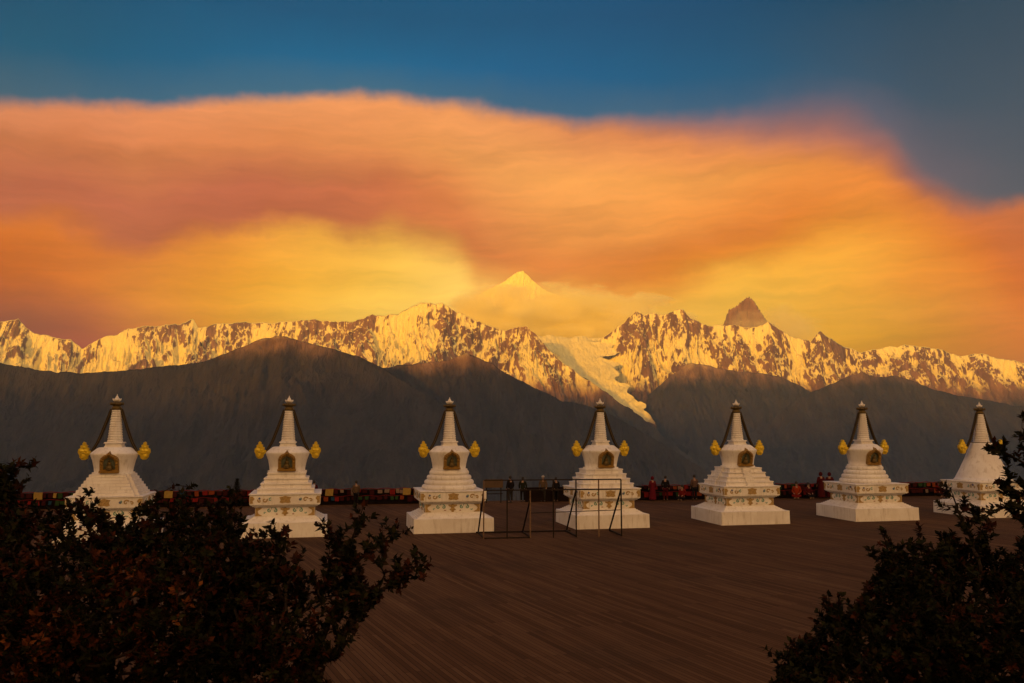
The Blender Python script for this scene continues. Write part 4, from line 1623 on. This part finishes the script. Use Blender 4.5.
            if hotness > 0 and rnd.random() < hotness:
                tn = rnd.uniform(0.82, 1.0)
            elif whorl_red:
                tn = rnd.uniform(0.55, 0.9)
            else:
                tn = rnd.uniform(0.0, 0.6)
            tone += [tn] * 5
    me = bpy.data.meshes.new("foliage")
    me.from_pydata([tuple(v) for v in V], [], Fc)
    me.materials.append(LEAF)
    me.attributes.new('tone', 'FLOAT', 'POINT').data.foreach_set('value', tone)
    me.update()
    new_obj("foliage", me, t)
    return t


def bank_z(y):
    return float(np.interp(y, [-20, 0, 3, 6, 8, 11, 15, 17.5], [3.2, 2.9, 2.75, 2.35, 1.55, 0.75, 0.12, -0.25])) - 0.1


def root_at(px, y):
    return ((px - 512) / F_PX * y, y, bank_z(y))


def shrubs():
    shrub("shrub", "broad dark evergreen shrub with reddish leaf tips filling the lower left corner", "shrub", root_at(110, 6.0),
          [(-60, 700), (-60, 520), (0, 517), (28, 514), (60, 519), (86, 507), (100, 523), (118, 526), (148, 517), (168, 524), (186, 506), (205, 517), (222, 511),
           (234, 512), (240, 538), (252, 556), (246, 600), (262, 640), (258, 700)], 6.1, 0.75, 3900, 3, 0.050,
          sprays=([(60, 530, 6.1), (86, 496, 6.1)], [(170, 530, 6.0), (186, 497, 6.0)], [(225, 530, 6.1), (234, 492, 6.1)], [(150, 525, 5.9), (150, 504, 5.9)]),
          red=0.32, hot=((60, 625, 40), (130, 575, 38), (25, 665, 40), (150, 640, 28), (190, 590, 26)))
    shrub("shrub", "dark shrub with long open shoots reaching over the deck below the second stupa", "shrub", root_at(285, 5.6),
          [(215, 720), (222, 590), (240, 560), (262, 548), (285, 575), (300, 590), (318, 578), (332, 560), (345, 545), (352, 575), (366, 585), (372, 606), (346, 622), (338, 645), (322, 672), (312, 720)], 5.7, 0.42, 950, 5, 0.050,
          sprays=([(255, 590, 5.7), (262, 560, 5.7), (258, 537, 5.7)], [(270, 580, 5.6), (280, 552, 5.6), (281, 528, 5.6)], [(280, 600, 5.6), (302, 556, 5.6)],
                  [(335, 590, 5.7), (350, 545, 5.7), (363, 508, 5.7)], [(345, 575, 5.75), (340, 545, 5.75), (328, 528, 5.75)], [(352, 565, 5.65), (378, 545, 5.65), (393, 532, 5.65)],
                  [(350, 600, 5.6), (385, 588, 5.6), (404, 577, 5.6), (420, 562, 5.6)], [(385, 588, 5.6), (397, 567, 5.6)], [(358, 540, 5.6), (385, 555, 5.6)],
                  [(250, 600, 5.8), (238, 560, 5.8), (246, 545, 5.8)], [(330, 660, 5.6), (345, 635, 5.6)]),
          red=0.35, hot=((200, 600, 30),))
    shrub("shrub", "tall dark shrub standing at the left edge higher than its neighbours", "shrub", root_at(-60, 7.4),
          [(-130, 720), (-130, 470), (-60, 455), (-10, 470), (8, 490), (16, 520), (10, 600), (0, 720)], 7.4, 0.6, 900, 9, 0.06,
          sprays=([(-10, 500, 7.4), (6, 480, 7.4), (22, 465, 7.4)], [(-5, 490, 7.3), (3, 468, 7.3)], [(0, 500, 7.3), (20, 484, 7.3)]), red=0.2)
    shrub("shrub", "dark dome-shaped evergreen shrub in the lower right corner", "shrub", root_at(930, 6.0),
          [(775, 720), (778, 672), (788, 658), (800, 640), (812, 648), (824, 620), (832, 604), (846, 618), (862, 600), (868, 580), (884, 572), (877, 548), (886, 534), (898, 552), (912, 540), (924, 537), (936, 553), (948, 536),
           (958, 556), (972, 543), (985, 540), (996, 562), (1012, 556), (1030, 545), (1080, 540), (1100, 720)], 6.0, 0.7, 3600, 13, 0.048,
          sprays=([(975, 545, 5.9), (960, 515, 5.9), (950, 488, 5.9)], [(970, 530, 5.9), (976, 507, 5.9)], [(800, 660, 5.9), (783, 660, 5.9)], [(850, 620, 5.9), (828, 604, 5.9)],
                  [(985, 545, 6), (988, 512, 6)]), red=0.16)
    shrub("shrub", "dark shrub leaning in from the right edge in front of the bell-shaped stupa", "shrub", root_at(1075, 6.6),
          [(1034, 720), (1036, 560), (1032, 520), (1036, 480), (1042, 440), (1075, 420), (1110, 430), (1130, 720)], 6.6, 0.5, 900, 17, 0.058,
          sprays=([(1035, 470, 6.6), (1012, 456, 6.6), (994, 446, 6.6)], [(1035, 450, 6.6), (1022, 428, 6.6)], [(1035, 500, 6.6), (1014, 490, 6.6), (1004, 480, 6.6)],
                  [(1035, 525, 6.6), (1016, 512, 6.6), (1008, 505, 6.6)]), red=0.14, shoots=40)


shrubs()


def conifer():
    p = edge_pt(px_x(237, 51.5) + 0.1, 0.7)
    t = empty("conifer", p, 0, "small dark cone-shaped conifer at the parapet between first and second stupa", "conifer")
    rnd = random.Random(4)
    MB().tube([(0, 0, 0), (0.01, 0, 0.8), (0, 0, 1.6)], [0.05, 0.035, 0.01], 6).build("trunk", M['bark'], t)
    V, Fc, tone = [], [], []
    for i in range(1500):
        h = rnd.random() ** 1.2
        z = 0.12 + h * 1.5
        r = (0.42 * (1 - h) + 0.03) * rnd.uniform(0.3, 1.1)
        a = rnd.uniform(0, 6.283)
        o = Vector((r * math.cos(a), r * math.sin(a), z))
        d = Vector((math.cos(a), math.sin(a), rnd.uniform(-0.2, 0.9))).normalized()
        s = d.cross(Vector((0, 0, 1))).normalized()
        L = rnd.uniform(0.07, 0.13)
        q = len(V)
        V += [o, o + d * L * 0.5 + s * L * 0.25, o + d * L, o + d * L * 0.5 - s * L * 0.25]
        Fc.append((q, q + 1, q + 2, q + 3))
        tone += [rnd.random()] * 4
    me = bpy.data.meshes.new("crown")
    me.from_pydata([tuple(v) for v in V], [], Fc)
    me.materials.append(NEEDLE)
    me.attributes.new('tone', 'FLOAT', 'POINT').data.foreach_set('value', tone)
    me.update()
    new_obj("crown", me, t)


conifer()
